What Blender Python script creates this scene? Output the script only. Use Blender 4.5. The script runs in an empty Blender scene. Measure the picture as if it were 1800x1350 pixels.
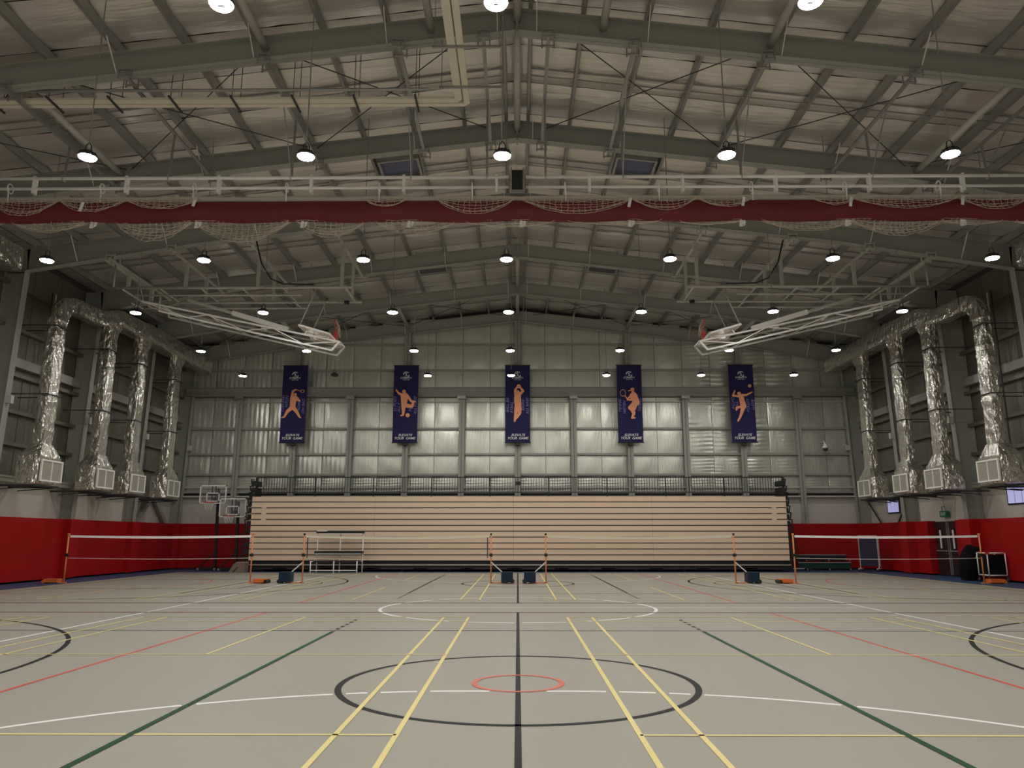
import bpy, math, random
import numpy as np
from mathutils import Vector, Matrix
random.seed(7)
sc = bpy.context.scene
COL = sc.collection
PI = math.pi

# ------------------------------------------------------------------ camera
FPX = 1340.0
cam = bpy.data.cameras.new('camera')
cam.sensor_width = 36.0
cam.lens = FPX / 1800 * 36.0
cam.clip_end = 200
camo = bpy.data.objects.new('camera', cam)
COL.objects.link(camo)
camo.location = (0, 0, 1.46)
camo.rotation_euler = (PI / 2 + math.atan(270 / FPX), 0, math.atan(10 / FPX))
sc.camera = camo

# ------------------------------------------------------------------ world and exposure
w = bpy.data.worlds.new('world')
sc.world = w
w.use_nodes = True
w.node_tree.nodes['Background'].inputs[0].default_value = (0.25, 0.28, 0.45, 1)
w.node_tree.nodes['Background'].inputs[1].default_value = 0.4
sc.view_settings.view_transform = 'Standard'
sc.view_settings.look = 'None'
sc.view_settings.gamma = 1.0
sc.view_settings.use_curve_mapping = False
sc.view_settings.exposure = -0.55
sc.cycles.use_denoising = True
sc.cycles.max_bounces = 8
sc.cycles.diffuse_bounces = 5
sc.cycles.sample_clamp_indirect = 6.0
LAMP_STRENGTH = 370.0

# ------------------------------------------------------------------ materials
MATS = {}
def mat(name, c, rough=0.6, metal=0.0, c2=None, scale=4.0, bump=0.0, bscale=20.0, stretch=(1, 1, 1), bdist=0.02, spec=0.5):
    if name in MATS:
        return MATS[name]
    m = bpy.data.materials.new(name)
    m.use_nodes = True
    nt = m.node_tree
    b = nt.nodes['Principled BSDF']
    b.inputs['Base Color'].default_value = (*c, 1)
    b.inputs['Roughness'].default_value = rough
    b.inputs['Metallic'].default_value = metal
    b.inputs['Specular IOR Level'].default_value = spec
    if c2 or bump:
        tc = nt.nodes.new('ShaderNodeTexCoord')
        mp = nt.nodes.new('ShaderNodeMapping')
        mp.inputs['Scale'].default_value = stretch
        nt.links.new(tc.outputs['Object'], mp.inputs['Vector'])
    if c2:
        n = nt.nodes.new('ShaderNodeTexNoise')
        n.inputs['Scale'].default_value = scale
        n.inputs['Detail'].default_value = 4
        nt.links.new(mp.outputs[0], n.inputs['Vector'])
        r = nt.nodes.new('ShaderNodeMix')
        r.data_type = 'RGBA'
        r.inputs[6].default_value = (*c, 1)
        r.inputs[7].default_value = (*c2, 1)
        nt.links.new(n.outputs[0], r.inputs[0])
        nt.links.new(r.outputs[2], b.inputs['Base Color'])
    if bump:
        n2 = nt.nodes.new('ShaderNodeTexNoise')
        n2.inputs['Scale'].default_value = bscale
        n2.inputs['Detail'].default_value = 3
        nt.links.new(mp.outputs[0], n2.inputs['Vector'])
        bp = nt.nodes.new('ShaderNodeBump')
        bp.inputs['Strength'].default_value = bump
        bp.inputs['Distance'].default_value = bdist
        nt.links.new(n2.outputs[0], bp.inputs['Height'])
        nt.links.new(bp.outputs[0], b.inputs['Normal'])
    MATS[name] = m
    return m

def emat(name, c, s):
    m = bpy.data.materials.new(name)
    m.use_nodes = True
    b = m.node_tree.nodes['Principled BSDF']
    b.inputs['Base Color'].default_value = (*c, 1)
    b.inputs['Emission Color'].default_value = (*c, 1)
    b.inputs['Emission Strength'].default_value = s
    MATS[name] = m
    return m

M_FLOOR = mat('court_vinyl', (0.355, 0.332, 0.278), 0.45, 0, (0.385, 0.358, 0.30), 0.6, 0.04, 180, bdist=0.003, spec=0.35)
M_BLUE = mat('blue_border', (0.022, 0.070, 0.165), 0.5)
M_STEEL = mat('grey_green_steel_paint', (0.30, 0.31, 0.27), 0.42, 0.0, (0.33, 0.335, 0.29), 3, spec=0.6)
M_GALV = mat('galvanised_steel', (0.40, 0.40, 0.375), 0.42, 0.6, (0.32, 0.32, 0.30), 6)
M_TUBE = mat('pale_grey_paint', (0.50, 0.49, 0.43), 0.45)
M_WHITE = mat('white_paint', (0.86, 0.84, 0.79), 0.4)
M_CREAM = mat('cream_trunking', (0.74, 0.69, 0.55), 0.5)
M_ROOF = mat('roof_foil', (0.87, 0.835, 0.775), 0.33, 0.65, (0.72, 0.69, 0.635), 1.3, 0.55, 2.6, (0.35, 2.2, 1), 0.05)
M_SHEET = mat('dark_roof_sheet', (0.06, 0.06, 0.055), 0.7)
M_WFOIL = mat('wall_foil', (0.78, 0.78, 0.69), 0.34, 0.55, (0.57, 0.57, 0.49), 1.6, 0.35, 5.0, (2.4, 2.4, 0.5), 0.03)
M_DUCT = mat('duct_foil', (0.86, 0.83, 0.76), 0.17, 0.95, (0.62, 0.59, 0.52), 4, 1.0, 7.0, (1, 1, 0.55), 0.09)
M_WALLW = mat('off_white_wall', (0.56, 0.53, 0.48), 0.7, 0, (0.52, 0.49, 0.44), 1)
M_RED = mat('red_wall_pad', (0.40, 0.008, 0.008), 0.5, 0, (0.33, 0.006, 0.006), 0.8, spec=0.2)
M_SIDE_SHADE = mat('shade_darkened_side_cladding', (0.21, 0.20, 0.16), 0.45, 0.35, (0.15, 0.142, 0.112), 1.5, 0.35, 5.0, (2.4, 2.4, 0.5), 0.03)  # side walls get less lamp light; that shade is mixed into this colour
M_REDC = mat('red_curtain', (0.17, 0.015, 0.019), 0.65, 0, (0.13, 0.012, 0.015), 2, 0.25, 6)
M_NET = mat('cream_net', (0.62, 0.54, 0.42), 0.8)
M_BLACK = mat('black_paint', (0.012, 0.012, 0.012), 0.5)
M_DARK = mat('dark_grey', (0.035, 0.035, 0.035), 0.55)
M_WOOD = mat('beige_laminate', (0.76, 0.575, 0.415), 0.45, 0, (0.79, 0.605, 0.445), 1.2, stretch=(0.3, 3, 3))
M_ORANGE = mat('orange_paint', (0.75, 0.27, 0.10), 0.4)
M_ORANGE2 = mat('orange_weight', (0.72, 0.16, 0.03), 0.45)
M_NAVY = mat('navy_box', (0.006, 0.022, 0.05), 0.5, spec=0.3)
M_TAPE = mat('white_tape', (0.95, 0.94, 0.92), 0.6)
M_NAVYB = mat('navy_banner', (0.026, 0.022, 0.105), 0.7, 0, (0.020, 0.018, 0.075), 1.2, spec=0.2)
M_FIG = mat('orange_print', (1.0, 0.48, 0.25), 0.6, 0, (0.95, 0.34, 0.16), 3)
M_PRINTW = mat('white_print', (0.80, 0.80, 0.80), 0.6)
M_PRINTP = mat('purple_print', (0.24, 0.21, 0.50), 0.6)
M_GREEN = mat('dark_green_seat', (0.008, 0.05, 0.042), 0.45)
M_TT = mat('dark_navy_table', (0.018, 0.012, 0.045), 0.5)
M_SILVER = mat('silver_tube', (0.55, 0.52, 0.48), 0.35, 0.6)
M_GRILLE = mat('grille_grey', (0.42, 0.40, 0.34), 0.5)
M_BAG = mat('black_cloth', (0.006, 0.005, 0.006), 0.95, 0, None, 1, 0.5, 8, spec=0.15)
M_WEDGE = mat('taupe_foam', (0.20, 0.165, 0.125), 0.7)
M_EXIT = emat('exit_green', (0.01, 0.14, 0.05), 0.06)
M_DOOR = mat('dark_door', (0.030, 0.008, 0.012), 0.5)
M_RIM = mat('red_rim', (0.60, 0.06, 0.04), 0.45)
M_CLEAR = None
def glassmat():
    m = bpy.data.materials.new('clear_board')
    m.use_nodes = True
    nt = m.node_tree
    b = nt.nodes['Principled BSDF']
    b.inputs['Base Color'].default_value = (0.8, 0.82, 0.82, 1)
    b.inputs['Roughness'].default_value = 0.1
    b.inputs['Alpha'].default_value = 0.06
    return m
M_CLEAR = glassmat()
M_LENS = emat('lamp_lens', (1.0, 0.985, 0.94), LAMP_STRENGTH)
M_PANE = emat('daylight_pane', (0.47, 0.46, 0.80), 0.8)
M_LOUVRE = emat('vent_daylight', (0.09, 0.09, 0.14), 0.13)
L_WHITE = mat('line_white', (0.95, 0.94, 0.90), 0.45)
L_BLACK = mat('line_black', (0.006, 0.0055, 0.0055), 0.55, spec=0.2)
L_YELLOW = mat('line_yellow', (0.86, 0.72, 0.27), 0.45)
L_GREEN = mat('line_green', (0.006, 0.060, 0.018), 0.55, spec=0.2)
L_RED = mat('line_red', (0.66, 0.07, 0.04), 0.45)
L_ORANGE = mat('line_coral', (0.72, 0.15, 0.085), 0.45)

# ------------------------------------------------------------------ mesh helpers
class MB:
    def __init__(s):
        s.v, s.f = [], []
    def add(s, vs, fs):
        o = len(s.v)
        s.v += [tuple(p) for p in vs]
        s.f += [tuple(i + o for i in f) for f in fs]
        return s
    def box(s, x0, x1, y0, y1, z0, z1):
        x0, x1 = min(x0, x1), max(x0, x1); y0, y1 = min(y0, y1), max(y0, y1); z0, z1 = min(z0, z1), max(z0, z1)
        return s.add([(x0, y0, z0), (x1, y0, z0), (x1, y1, z0), (x0, y1, z0), (x0, y0, z1), (x1, y0, z1), (x1, y1, z1), (x0, y1, z1)],
                     [(0, 3, 2, 1), (4, 5, 6, 7), (0, 1, 5, 4), (1, 2, 6, 5), (2, 3, 7, 6), (3, 0, 4, 7)])
    def bar(s, p0, p1, w, h=None, up=(0, 0, 1)):
        h = h or w
        p0, p1 = Vector(p0), Vector(p1)
        d = (p1 - p0).normalized()
        u = Vector(up)
        if abs(d.dot(u)) > 0.98:
            u = Vector((0, 1, 0))
        r = d.cross(u).normalized()
        u = r.cross(d)
        vs = []
        for p in (p0, p1):
            for a, b in ((-1, -1), (1, -1), (1, 1), (-1, 1)):
                vs.append(p + r * (a * w / 2) + u * (b * h / 2))
        return s.add(vs, [(0, 1, 2, 3), (7, 6, 5, 4), (0, 4, 5, 1), (1, 5, 6, 2), (2, 6, 7, 3), (3, 7, 4, 0)])
    def tube(s, pts, r, n=8, closed=False):
        pts = [Vector(p) for p in pts]
        N = len(pts)
        rs = r if isinstance(r, (list, tuple)) else [r] * N
        vs, fs = [], []
        prev = None
        for i, p in enumerate(pts):
            if closed:
                d = pts[(i + 1) % N] - pts[i - 1]
            else:
                d = pts[min(i + 1, N - 1)] - pts[max(i - 1, 0)]
            d.normalize()
            if prev is None:
                a = Vector((0, 0, 1)) if abs(d.z) < 0.9 else Vector((1, 0, 0))
                e = d.cross(a).normalized()
            else:
                e = (prev - d * prev.dot(d)).normalized()
            prev = e
            g = d.cross(e)
            for k in range(n):
                t = 2 * PI * k / n
                vs.append(p + (e * math.cos(t) + g * math.sin(t)) * rs[i])
        for i in range(N if closed else N - 1):
            j = (i + 1) % N
            for k in range(n):
                l = (k + 1) % n
                fs.append((i * n + k, i * n + l, j * n + l, j * n + k))
        if not closed:
            fs.append(tuple(range(n - 1, -1, -1)))
            fs.append(tuple((N - 1) * n + k for k in range(n)))
        return s.add(vs, fs)
    def prism(s, poly, axis, a0, a1):
        """poly: 2-D outline; axis 'x','y','z' is the extrusion axis"""
        n = len(poly)
        def P(u, v, a):
            return {'x': (a, u, v), 'y': (u, a, v), 'z': (u, v, a)}[axis]
        vs = [P(u, v, a0) for u, v in poly] + [P(u, v, a1) for u, v in poly]
        fs = [tuple(range(n)), tuple(range(2 * n - 1, n - 1, -1))]
        for i in range(n):
            j = (i + 1) % n
            fs.append((i, i + n, j + n, j))
        return s.add(vs, fs)
    def lathe(s, prof, c, n=20):
        vs, fs = [], []
        for r, z in prof:
            for k in range(n):
                t = 2 * PI * k / n
                vs.append((c[0] + r * math.cos(t), c[1] + r * math.sin(t), c[2] + z))
        for i in range(len(prof) - 1):
            for k in range(n):
                l = (k + 1) % n
                fs.append((i * n + k, i * n + l, (i + 1) * n + l, (i + 1) * n + k))
        fs.append(tuple(range(n - 1, -1, -1)))
        fs.append(tuple((len(prof) - 1) * n + k for k in range(n)))
        return s.add(vs, fs)
    def grid(s, P):
        ny, nx = len(P), len(P[0])
        vs = [p for row in P for p in row]
        fs = [(i * nx + j, i * nx + j + 1, (i + 1) * nx + j + 1, (i + 1) * nx + j) for i in range(ny - 1) for j in range(nx - 1)]
        return s.add(vs, fs)
    def mesh(s, name, m, smooth=False):
        me = bpy.data.meshes.new(name)
        me.from_pydata(s.v, [], s.f)
        if m:
            me.materials.append(m)
        if smooth:
            me.polygons.foreach_set('use_smooth', [True] * len(me.polygons))
        me.update()
        return me
    def build(s, name, m, parent=None, smooth=False):
        return link(name, s.mesh(name, m, smooth), parent)

def link(name, data, parent=None):
    o = bpy.data.objects.new(name, data)
    COL.objects.link(o)
    if parent:
        o.parent = parent
    return o
def tag(o, label, cat, group=None):
    o['label'] = label; o['category'] = cat
    if group:
        o['group'] = group
    return o
def thing(name, label, cat, group=None, loc=(0, 0, 0)):
    o = link(name, None)
    o.location = loc
    return tag(o, label, cat, group)
def struct(o):
    o['kind'] = 'structure'
    return o
def copy_tree(o, parent=None):
    c = o.copy(); COL.objects.link(c); c.parent = parent
    for ch in list(o.children):
        copy_tree(ch, c)
    return c
ORD = ['first', 'second', 'third', 'fourth', 'fifth', 'sixth', 'seventh', 'eighth', 'ninth', 'tenth', 'eleventh']

# ------------------------------------------------------------------ hall dimensions
XL, XR = -16.65, 16.8        # inner face of side cladding
YB, YF = 37.2, -9.0          # back wall face, front (behind the camera)
FR = [10.05, 14.6, 19.1, 23.5, 28.0, 32.5, 36.9]   # portal frames
APEX, SLOPE = 12.1, 0.118
def zb(x):                   # underside of the rafters
    return APEX - SLOPE * abs(x)
HAUNCH, KN, KZ = 10.5, 15.95, 9.95
def zf(x):                   # underside of the bottom flange, haunched towards the knee
    x = abs(x)
    return zb(x) if x < HAUNCH else zb(HAUNCH) + (KZ - zb(HAUNCH)) * (x - HAUNCH) / (KN - HAUNCH)
PAD_H = 2.11
WHITE_TOP = 3.36

# ================================================================== FLOOR
fl = MB().box(-14.6, 14.6, YF, 33.45, -0.2, 0.0).build('floor', M_FLOOR)
struct(fl)
MB().box(XL - 0.3, -14.6, YF, 33.45, -0.2, 0.0).build('border_strip', M_BLUE, fl)
MB().box(14.6, XR + 0.3, YF, 33.45, -0.2, 0.0).build('border_strip', M_BLUE, fl)
MB().box(XL - 0.3, XR + 0.3, 33.45, YB + 0.3, -0.2, 0.0).build('border_strip', M_BLUE, fl)

YC = 16.85
lines = []   # (material, width, layer, points)
def seg(m, wd, lay, x0, y0, x1, y1):
    lines.append((m, wd, lay, [(x0, y0), (x1, y1)], 'court_line'))
def arc(m, wd, lay, cx, cy, r, a0, a1, name='court_arc', n=64):
    pts = [(cx + r * math.cos(a0 + (a1 - a0) * i / n), cy + r * math.sin(a0 + (a1 - a0) * i / n)) for i in range(n + 1)]
    lines.append((m, wd, lay, pts, name))
for sy in (-1, 1):
    def Y(y):            # near value mirrored about the hall's cross axis
        return y if sy < 0 else 2 * YC - y
    cy = Y(8.25)
    far = (2 * YC - YF)
    lim = lambda y: y
    # basketball across the hall (black)
    seg(L_BLACK, 0.05, 3, 0, Y(0.75), 0, Y(15.75))
    arc(L_BLACK, 0.065, 3, 0, cy, 1.8, 0, 2 * PI, 'centre_circle', 96)
    for yy in (0.75, 15.75):
        seg(L_BLACK, 0.05, 3, -14, Y(yy), 14, Y(yy))
    for sx in (-1, 1):
        seg(L_BLACK, 0.05, 3, sx * 14, Y(0.75), sx * 14, Y(15.75))
        a = math.acos(-1.58 / 6.75) if False else math.asin(6.6 / 6.75)
        pts = [(sx * 14.0, cy - 6.6), (sx * (12.42 - 6.75 * math.cos(a)), cy - 6.6)]
        pts += [(sx * (12.42 - 6.75 * math.cos(t)), cy + 6.75 * math.sin(t)) for t in np.linspace(-a, a, 70)]
        pts += [(sx * 14.0, cy + 6.6)]
        lines.append((L_BLACK, 0.065, 3, pts, 'three_point_line'))
        seg(L_BLACK, 0.05, 3, sx * 8.2, cy - 2.45, sx * 8.2, cy + 2.45)
        for q in (-2.45, 2.45):
            seg(L_BLACK, 0.05, 3, sx * 8.2, cy + q, sx * 14, cy + q)
        arc(L_BLACK, 0.05, 3, sx * 8.2, cy, 1.8, PI / 2 if sx > 0 else -PI / 2, 1.5 * PI if sx > 0 else PI / 2, 'free_throw_arc')
        # netball thirds and goal circle (red)
        seg(L_RED, 0.05, 1, sx * 4.99, Y(0.62), sx * 4.99, Y(15.68))
        tm = math.acos((15.2 - 14.55) / 4.9)
        arc(L_RED, 0.05, 1, sx * 15.2, cy, 4.9, (PI - tm) if sx > 0 else -tm, (PI + tm) if sx > 0 else tm, 'goal_arc')
        # volleyball attack lines (green) with broken ends
        seg(L_GREEN, 0.06, 5, sx * 2.93, Y(3.75), sx * 2.93, Y(12.62))
        for k in range(5):
            for e in (1, -1):
                ya = 12.85 + k * 0.34 if e > 0 else 3.4 - k * 0.34
                seg(L_BLACK, 0.055, 5, sx * 2.93, Y(ya), sx * 2.93, Y(ya + 0.15))
        seg(L_BLACK, 0.05, 2, sx * 9, Y(3.75), sx * 9, Y(12.75))
    for yy in (3.75, 12.72):
        seg(L_BLACK, 0.04, 2, -9, Y(yy), 9, Y(yy))
    arc(L_ORANGE, 0.055, 4, 0, cy, 0.45, 0, 2 * PI, 'centre_ring', 48)
    for yy in (0.6, 15.66):
        seg(L_RED, 0.03, 1, -14.4, Y(yy), 14.4, Y(yy))
    # badminton courts (yellow)
    for x0, x1 in ((0.92, 7.02), (8.78, 14.4)):
        for sx in (-1, 1):
            for xx in (x0, x0 + 0.46, x1 - 0.46, x1):
                seg(L_YELLOW, 0.045, 4, sx * xx, Y(1.45), sx * xx, Y(14.85))
            for yy in (6.15, 10.17, 14.09, 14.83, 1.47, 2.21):
                seg(L_YELLOW, 0.04, 4, sx * x0, Y(yy), sx * x1, Y(yy))
            seg(L_YELLOW, 0.04, 4, sx * (x0 + x1) / 2, Y(10.17), sx * (x0 + x1) / 2, Y(14.85))
            seg(L_YELLOW, 0.04, 4, sx * (x0 + x1) / 2, Y(1.45), sx * (x0 + x1) / 2, Y(6.15))
    # main court area arc (white)
    R, A = 5.0, 0.5
    g0 = 2.83
    pts = [(-A - R * math.cos(t), g0 + R * math.sin(t)) for t in np.linspace(0, PI / 2, 40)] + \
          [(A + R * math.cos(t), g0 + R * math.sin(t)) for t in np.linspace(PI / 2, 0, 40)]
    lines.append((L_WHITE, 0.06, 0, [(x, Y(y)) for x, y in pts], 'area_line'))
    seg(L_WHITE, 0.06, 0, -7.42, Y(2.83), 7.42, Y(2.83))
for sx in (-1, 1):
    seg(L_WHITE, 0.06, 0, sx * 7.42, 2.83, sx * 7.42, 2 * YC - 2.83)
seg(L_WHITE, 0.05, 0, -7.42, YC, 7.42, YC)
arc(L_WHITE, 0.07, 0, 0, 16.75, 2.88, 0, 2 * PI, 'centre_circle', 96)

def resample(pts, st):
    P = np.array(pts, float)
    d = np.r_[0, np.cumsum(np.hypot(*np.diff(P, axis=0).T))]
    n = max(2, int(d[-1] / st) + 1)
    t = np.linspace(0, d[-1], n)
    return np.c_[np.interp(t, d, P[:, 0]), np.interp(t, d, P[:, 1])]
others = np.concatenate([resample(l[3], 0.03) for l in lines if l[0] is not L_WHITE and l[2] >= 3])
cell = {}
for p in others:
    cell.setdefault((int(p[0] // 0.2), int(p[1] // 0.2)), []).append(p)
def near(p, r):
    cx, cy_ = int(p[0] // 0.2), int(p[1] // 0.2)
    for i in (-1, 0, 1):
        for j in (-1, 0, 1):
            for q in cell.get((cx + i, cy_ + j), ()):
                if (q[0] - p[0]) ** 2 + (q[1] - p[1]) ** 2 < r * r:
                    return True
    return False
def strip(mb, P, wd, z):
    P = np.asarray(P, float)
    T = np.gradient(P, axis=0) if len(P) > 2 else np.array([P[1] - P[0]] * 2)
    T /= np.hypot(T[:, 0], T[:, 1])[:, None] + 1e-12
    N = np.c_[-T[:, 1], T[:, 0]] * wd / 2
    mb.grid([[(p[0] - n[0], p[1] - n[1], z), (p[0] + n[0], p[1] + n[1], z)] for p, n in zip(P, N)])
for m, wd, lay, pts, nm in lines:
    z = 0.0012 + lay * 0.0006
    mb = MB()
    if m is L_WHITE:
        S = resample(pts, 0.025)
        run = []
        for p in S:
            if p[1] < 4.0 or not near(p, 0.05):
                run.append(p)
            else:
                if len(run) > 3:
                    strip(mb, run, wd, z)
                run = []
        if len(run) > 3:
            strip(mb, run, wd, z)
    else:
        strip(mb, pts if len(pts) == 2 else pts, wd, z)
    if mb.v:
        mb.build(nm, m, fl)

# ================================================================== CEILING
PX = [0.26, 1.4, 2.78, 4.16, 5.6, 7.08, 8.5, 10.0, 11.4, 12.85, 14.3, 15.75]
def zr(x):
    return zb(x) + 0.82
roof = MB()
for s in (-1, 1):
    xe = XL - 0.4 if s < 0 else XR + 0.4
    roof.prism([(0, zr(0) + 0.05), (xe, zr(xe) + 0.05), (xe, zr(xe) + 0.2), (0, zr(0) + 0.2)], 'y', YF - 0.3, YB + 0.4)
ceil = struct(roof.build('ceiling', M_SHEET))
def insul(s, y0, y1, nx=3, ny=6, gap=0.012):
    xs = [0.0] + PX + [abs(XL) if s < 0 else XR]
    rows = []
    ph = random.uniform(0, 6)
    for j in range(ny + 1):
        t = j / ny
        yy = y0 + gap + (y1 - y0 - 2 * gap) * t
        row = []
        for i in range(len(xs) - 1):
            for k in range(nx):
                u = k / nx
                x = xs[i] + (xs[i + 1] - xs[i]) * u
                sag = 0.05 * math.sin(PI * t) ** 0.7 + 0.035 * math.sin(PI * u) * math.sin(PI * t) + 0.008 * math.sin(9 * x + ph + 5 * t)
                row.append((s * x, yy, zr(x) - sag))
        row.append((s * xs[-1], yy, zr(xs[-1])))
        rows.append(row)
    MB().grid(rows).build('insulation_strip', M_ROOF, ceil, True)
edges = [YF, 0.0, 5.5] + FR[:-1] + [YB + 0.1]
for i in range(len(edges) - 1):
    a, b = edges[i], edges[i + 1]
    n = 3 if i >= 2 else 2
    for k in range(n):
        for s in (-1, 1):
            insul(s, a + (b - a) * k / n, a + (b - a) * (k + 1) / n)
# purlins (lipped channels)
for s in (-1, 1):
    for x in PX:
        z0 = zb(x) + 0.53
        mb = MB()
        y0, y1 = 4.0, YB
        mb.box(s * x - 0.005, s * x + 0.005, y0, y1, z0, z0 + 0.23)
        mb.box(s * x, s * (x + 0.075), y0, y1, z0, z0 + 0.006)
        mb.box(s * x, s * (x + 0.075), y0, y1, z0 + 0.224, z0 + 0.23)
        mb.box(s * (x + 0.07), s * (x + 0.075), y0, y1, z0, z0 + 0.025)
        mb.build('purlin', M_GALV, ceil)
# bridging rods half way along each bay
for i in range(len(FR) - 1):
    ym = (FR[i] + FR[i + 1]) / 2
    for s in (-1, 1):
        mb = MB()
        mb.bar((s * 0.3, ym, zb(0.3) + 0.72), (s * 15.9, ym, zb(15.9) + 0.72), 0.035, 0.035)
        mb.bar((s * 0.3, ym + 0.07, zb(0.3) + 0.57), (s * 15.9, ym + 0.07, zb(15.9) + 0.57), 0.025, 0.025)
        mb.build('bridging_rod', M_GALV, ceil)
# longitudinal tubes and ridge tube between frames
for (ya, yb_, xs) in ((10.05, 14.6, (-5.4, -1.85, 1.85, 5.4, 0)), (14.6, 19.1, (-10.75, 0, 10.75)), (28.0, 32.5, (0,)), (32.5, 36.9, (-5.46, 0, 5.46, -10.75, 10.75)), (23.5, 28.0, (-14.0, 14.0))):
    for x in xs:
        MB().tube([(x, ya + 0.02, zb(x) + 0.30), (x, yb_ - 0.02, zb(x) + 0.30)], 0.085, 12).build('strut_tube', M_TUBE, ceil, True)
# diagonal roof bracing rods
for ya, yb_ in ((14.6, 19.1), (32.5, 36.9)):
    for s in (-1, 1):
        for xa, xb in ((0.75, 5.45), (5.55, 10.45), (10.6, 15.6)):
            for (p, q) in ((xa, xb), (xb, xa)):
                MB().tube([(s * p, ya + 0.05, zb(p) + 0.40), (s * q, yb_ - 0.05, zb(q) + 0.40)], 0.013, 6).build('bracing_rod', M_DARK, ceil)

# ================================================================== PORTAL FRAMES
def ibeam(mb, pts, depth, yc, fw=0.26, tf=0.02, tw=0.014):
    """pts: polyline of the inner flange in x,z ; depth per point measured outward (dx,dz)"""
    inn = [Vector((p[0], 0, p[1])) for p in pts]
    out = [Vector((p[0] + d[0], 0, p[1] + d[1])) for p, d in zip(pts, depth)]
    for i in range(len(inn) - 1):
        a, b, c, d = inn[i], inn[i + 1], out[i + 1], out[i]
        vs = [(p.x, yc - tw / 2, p.z) for p in (a, b, c, d)] + [(p.x, yc + tw / 2, p.z) for p in (a, b, c, d)]
        mb.add(vs, [(0, 1, 2, 3), (7, 6, 5, 4), (0, 4, 5, 1), (1, 5, 6, 2), (2, 6, 7, 3), (3, 7, 4, 0)])
        for (p, q, e) in ((a, b, (d - a).normalized()), (d, c, (a - d).normalized())):
            vs = []
            for yy in (-fw / 2, fw / 2):
                for r in (p, q, q + e * tf, p + e * tf):
                    vs.append((r.x, yc + yy, r.z))
            mb.add(vs, [(0, 1, 2, 3), (7, 6, 5, 4), (0, 4, 5, 1), (1, 5, 6, 2), (2, 6, 7, 3), (3, 7, 4, 0)])
fr_lab = {10.05: 'grey steel portal frame overhead, closest to the camera, only partly in view',
          14.6: 'grey steel portal frame crossing the top of the picture in front of the curtain',
          19.1: 'grey steel portal frame just behind the five lamps above the divider curtain',
          23.5: 'grey steel portal frame seen just below the hanging net of the divider curtain',
          28.0: 'grey steel portal frame passing over the folded basketball hoops',
          32.5: 'grey steel portal frame with roof vents before it, next to last from the back wall',
          36.9: 'grey steel portal frame standing against the back wall'}
for yf in FR:
    t = thing('portal_frame', fr_lab[yf], 'steel frame', 'steel portal frames', (0, yf, 0))
    for s in (-1, 1):
        mb = MB()
        ibeam(mb, [(0, zb(0)), (s * HAUNCH, zb(HAUNCH)), (s * KN, KZ)], [(0, 0.53), (0, 0.53), (s * 0.1, zb(KN) + 0.52 - KZ)], 0)
        mb.box(s * 0.0, s * 0.02, -0.14, 0.14, zb(0) - 0.06, zb(0) + 0.5)
        mb.build('rafter', M_STEEL, t)
        wall = abs(XL if s < 0 else XR) - 0.03
        mb = MB()
        ibeam(mb, [(s * 16.22, 0.0), (s * KN, KZ - 0.02)], [(s * (wall - 16.22), 0), (s * (wall - KN), 0)], 0)
        mb.box(s * KN, s * wall, -0.007, 0.007, KZ - 0.05, zb(KN) + 0.5)
        mb.bar((s * KN, 0, KZ), (s * wall, 0, KZ + 0.02), 0.24, 0.02, (0, 0, 1))
        mb.build('column', M_STEEL, t)
        for x in (0.42, 2.78, 5.6, 8.5, 11.4, 14.3):
            for d in ((-1,) if yf > 20 else (-1, 1)):
                MB().bar((s * x, d * 0.1, zf(x) + 0.02), (s * (x + (0.0)), d * 0.62, zb(x) + 0.56), 0.04, 0.012, (1, 0, 0)).build('flange_brace', M_WHITE, t)
        MB().box(s * 16.06, s * 15.9, -0.07, 0.07, 5.6, 5.85).build('junction_box', M_WALLW, t)

# ================================================================== BACK WALL
wb = MB().box(XL - 0.3, XR + 0.3, YB + 0.06, YB + 0.3, 0, 14).build('wall_back', M_SHEET)
struct(wb)
PANELS = {}
def panel_mesh(wd, ht, key, rib=0, m=None):
    k = (round(wd, 2), round(ht, 2), key, rib, m)
    if k not in PANELS:
        rnd = random.Random(int(wd * 91 + ht * 37 + key * 13))
        n = 6 if not rib else 24
        ph = rnd.uniform(0, 6); amp = rnd.uniform(0.02, 0.05)
        rows = []
        for j in range(n + 1):
            row = []
            for i in range(n + 1):
                u, v = i / n, j / n
                e = (math.sin(PI * u) * math.sin(PI * v)) ** 0.6 if 0 < i < n and 0 < j < n else 0
                rb = 0.010 * math.sin(2 * PI * 6 * (v if rib == 1 else u) + 0.6 * math.sin(5 * u)) * (0.5 + 0.5 * math.sin(4 * u + 3 * v + ph)) if rib else 0
                row.append(((u - 0.5) * wd, -amp * e - 0.012 * e * math.sin(7 * u + ph) - rb, (v - 0.5) * ht))
            rows.append(row)
        PANELS[k] = MB().grid(rows).mesh('foil_panel', m or M_WFOIL, True)
    return PANELS[k]
cols = sorted(set([round(v, 3) for k in range(-12, 13) for v in [k * 1.3667]]))
cols = [XL] + [c for c in cols if XL + 0.3 < c < XR - 0.3] + [XR]
rowz = [3.62, 4.45, 5.44, 6.70, 8.28, 9.63, 10.95, 12.3]
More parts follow.
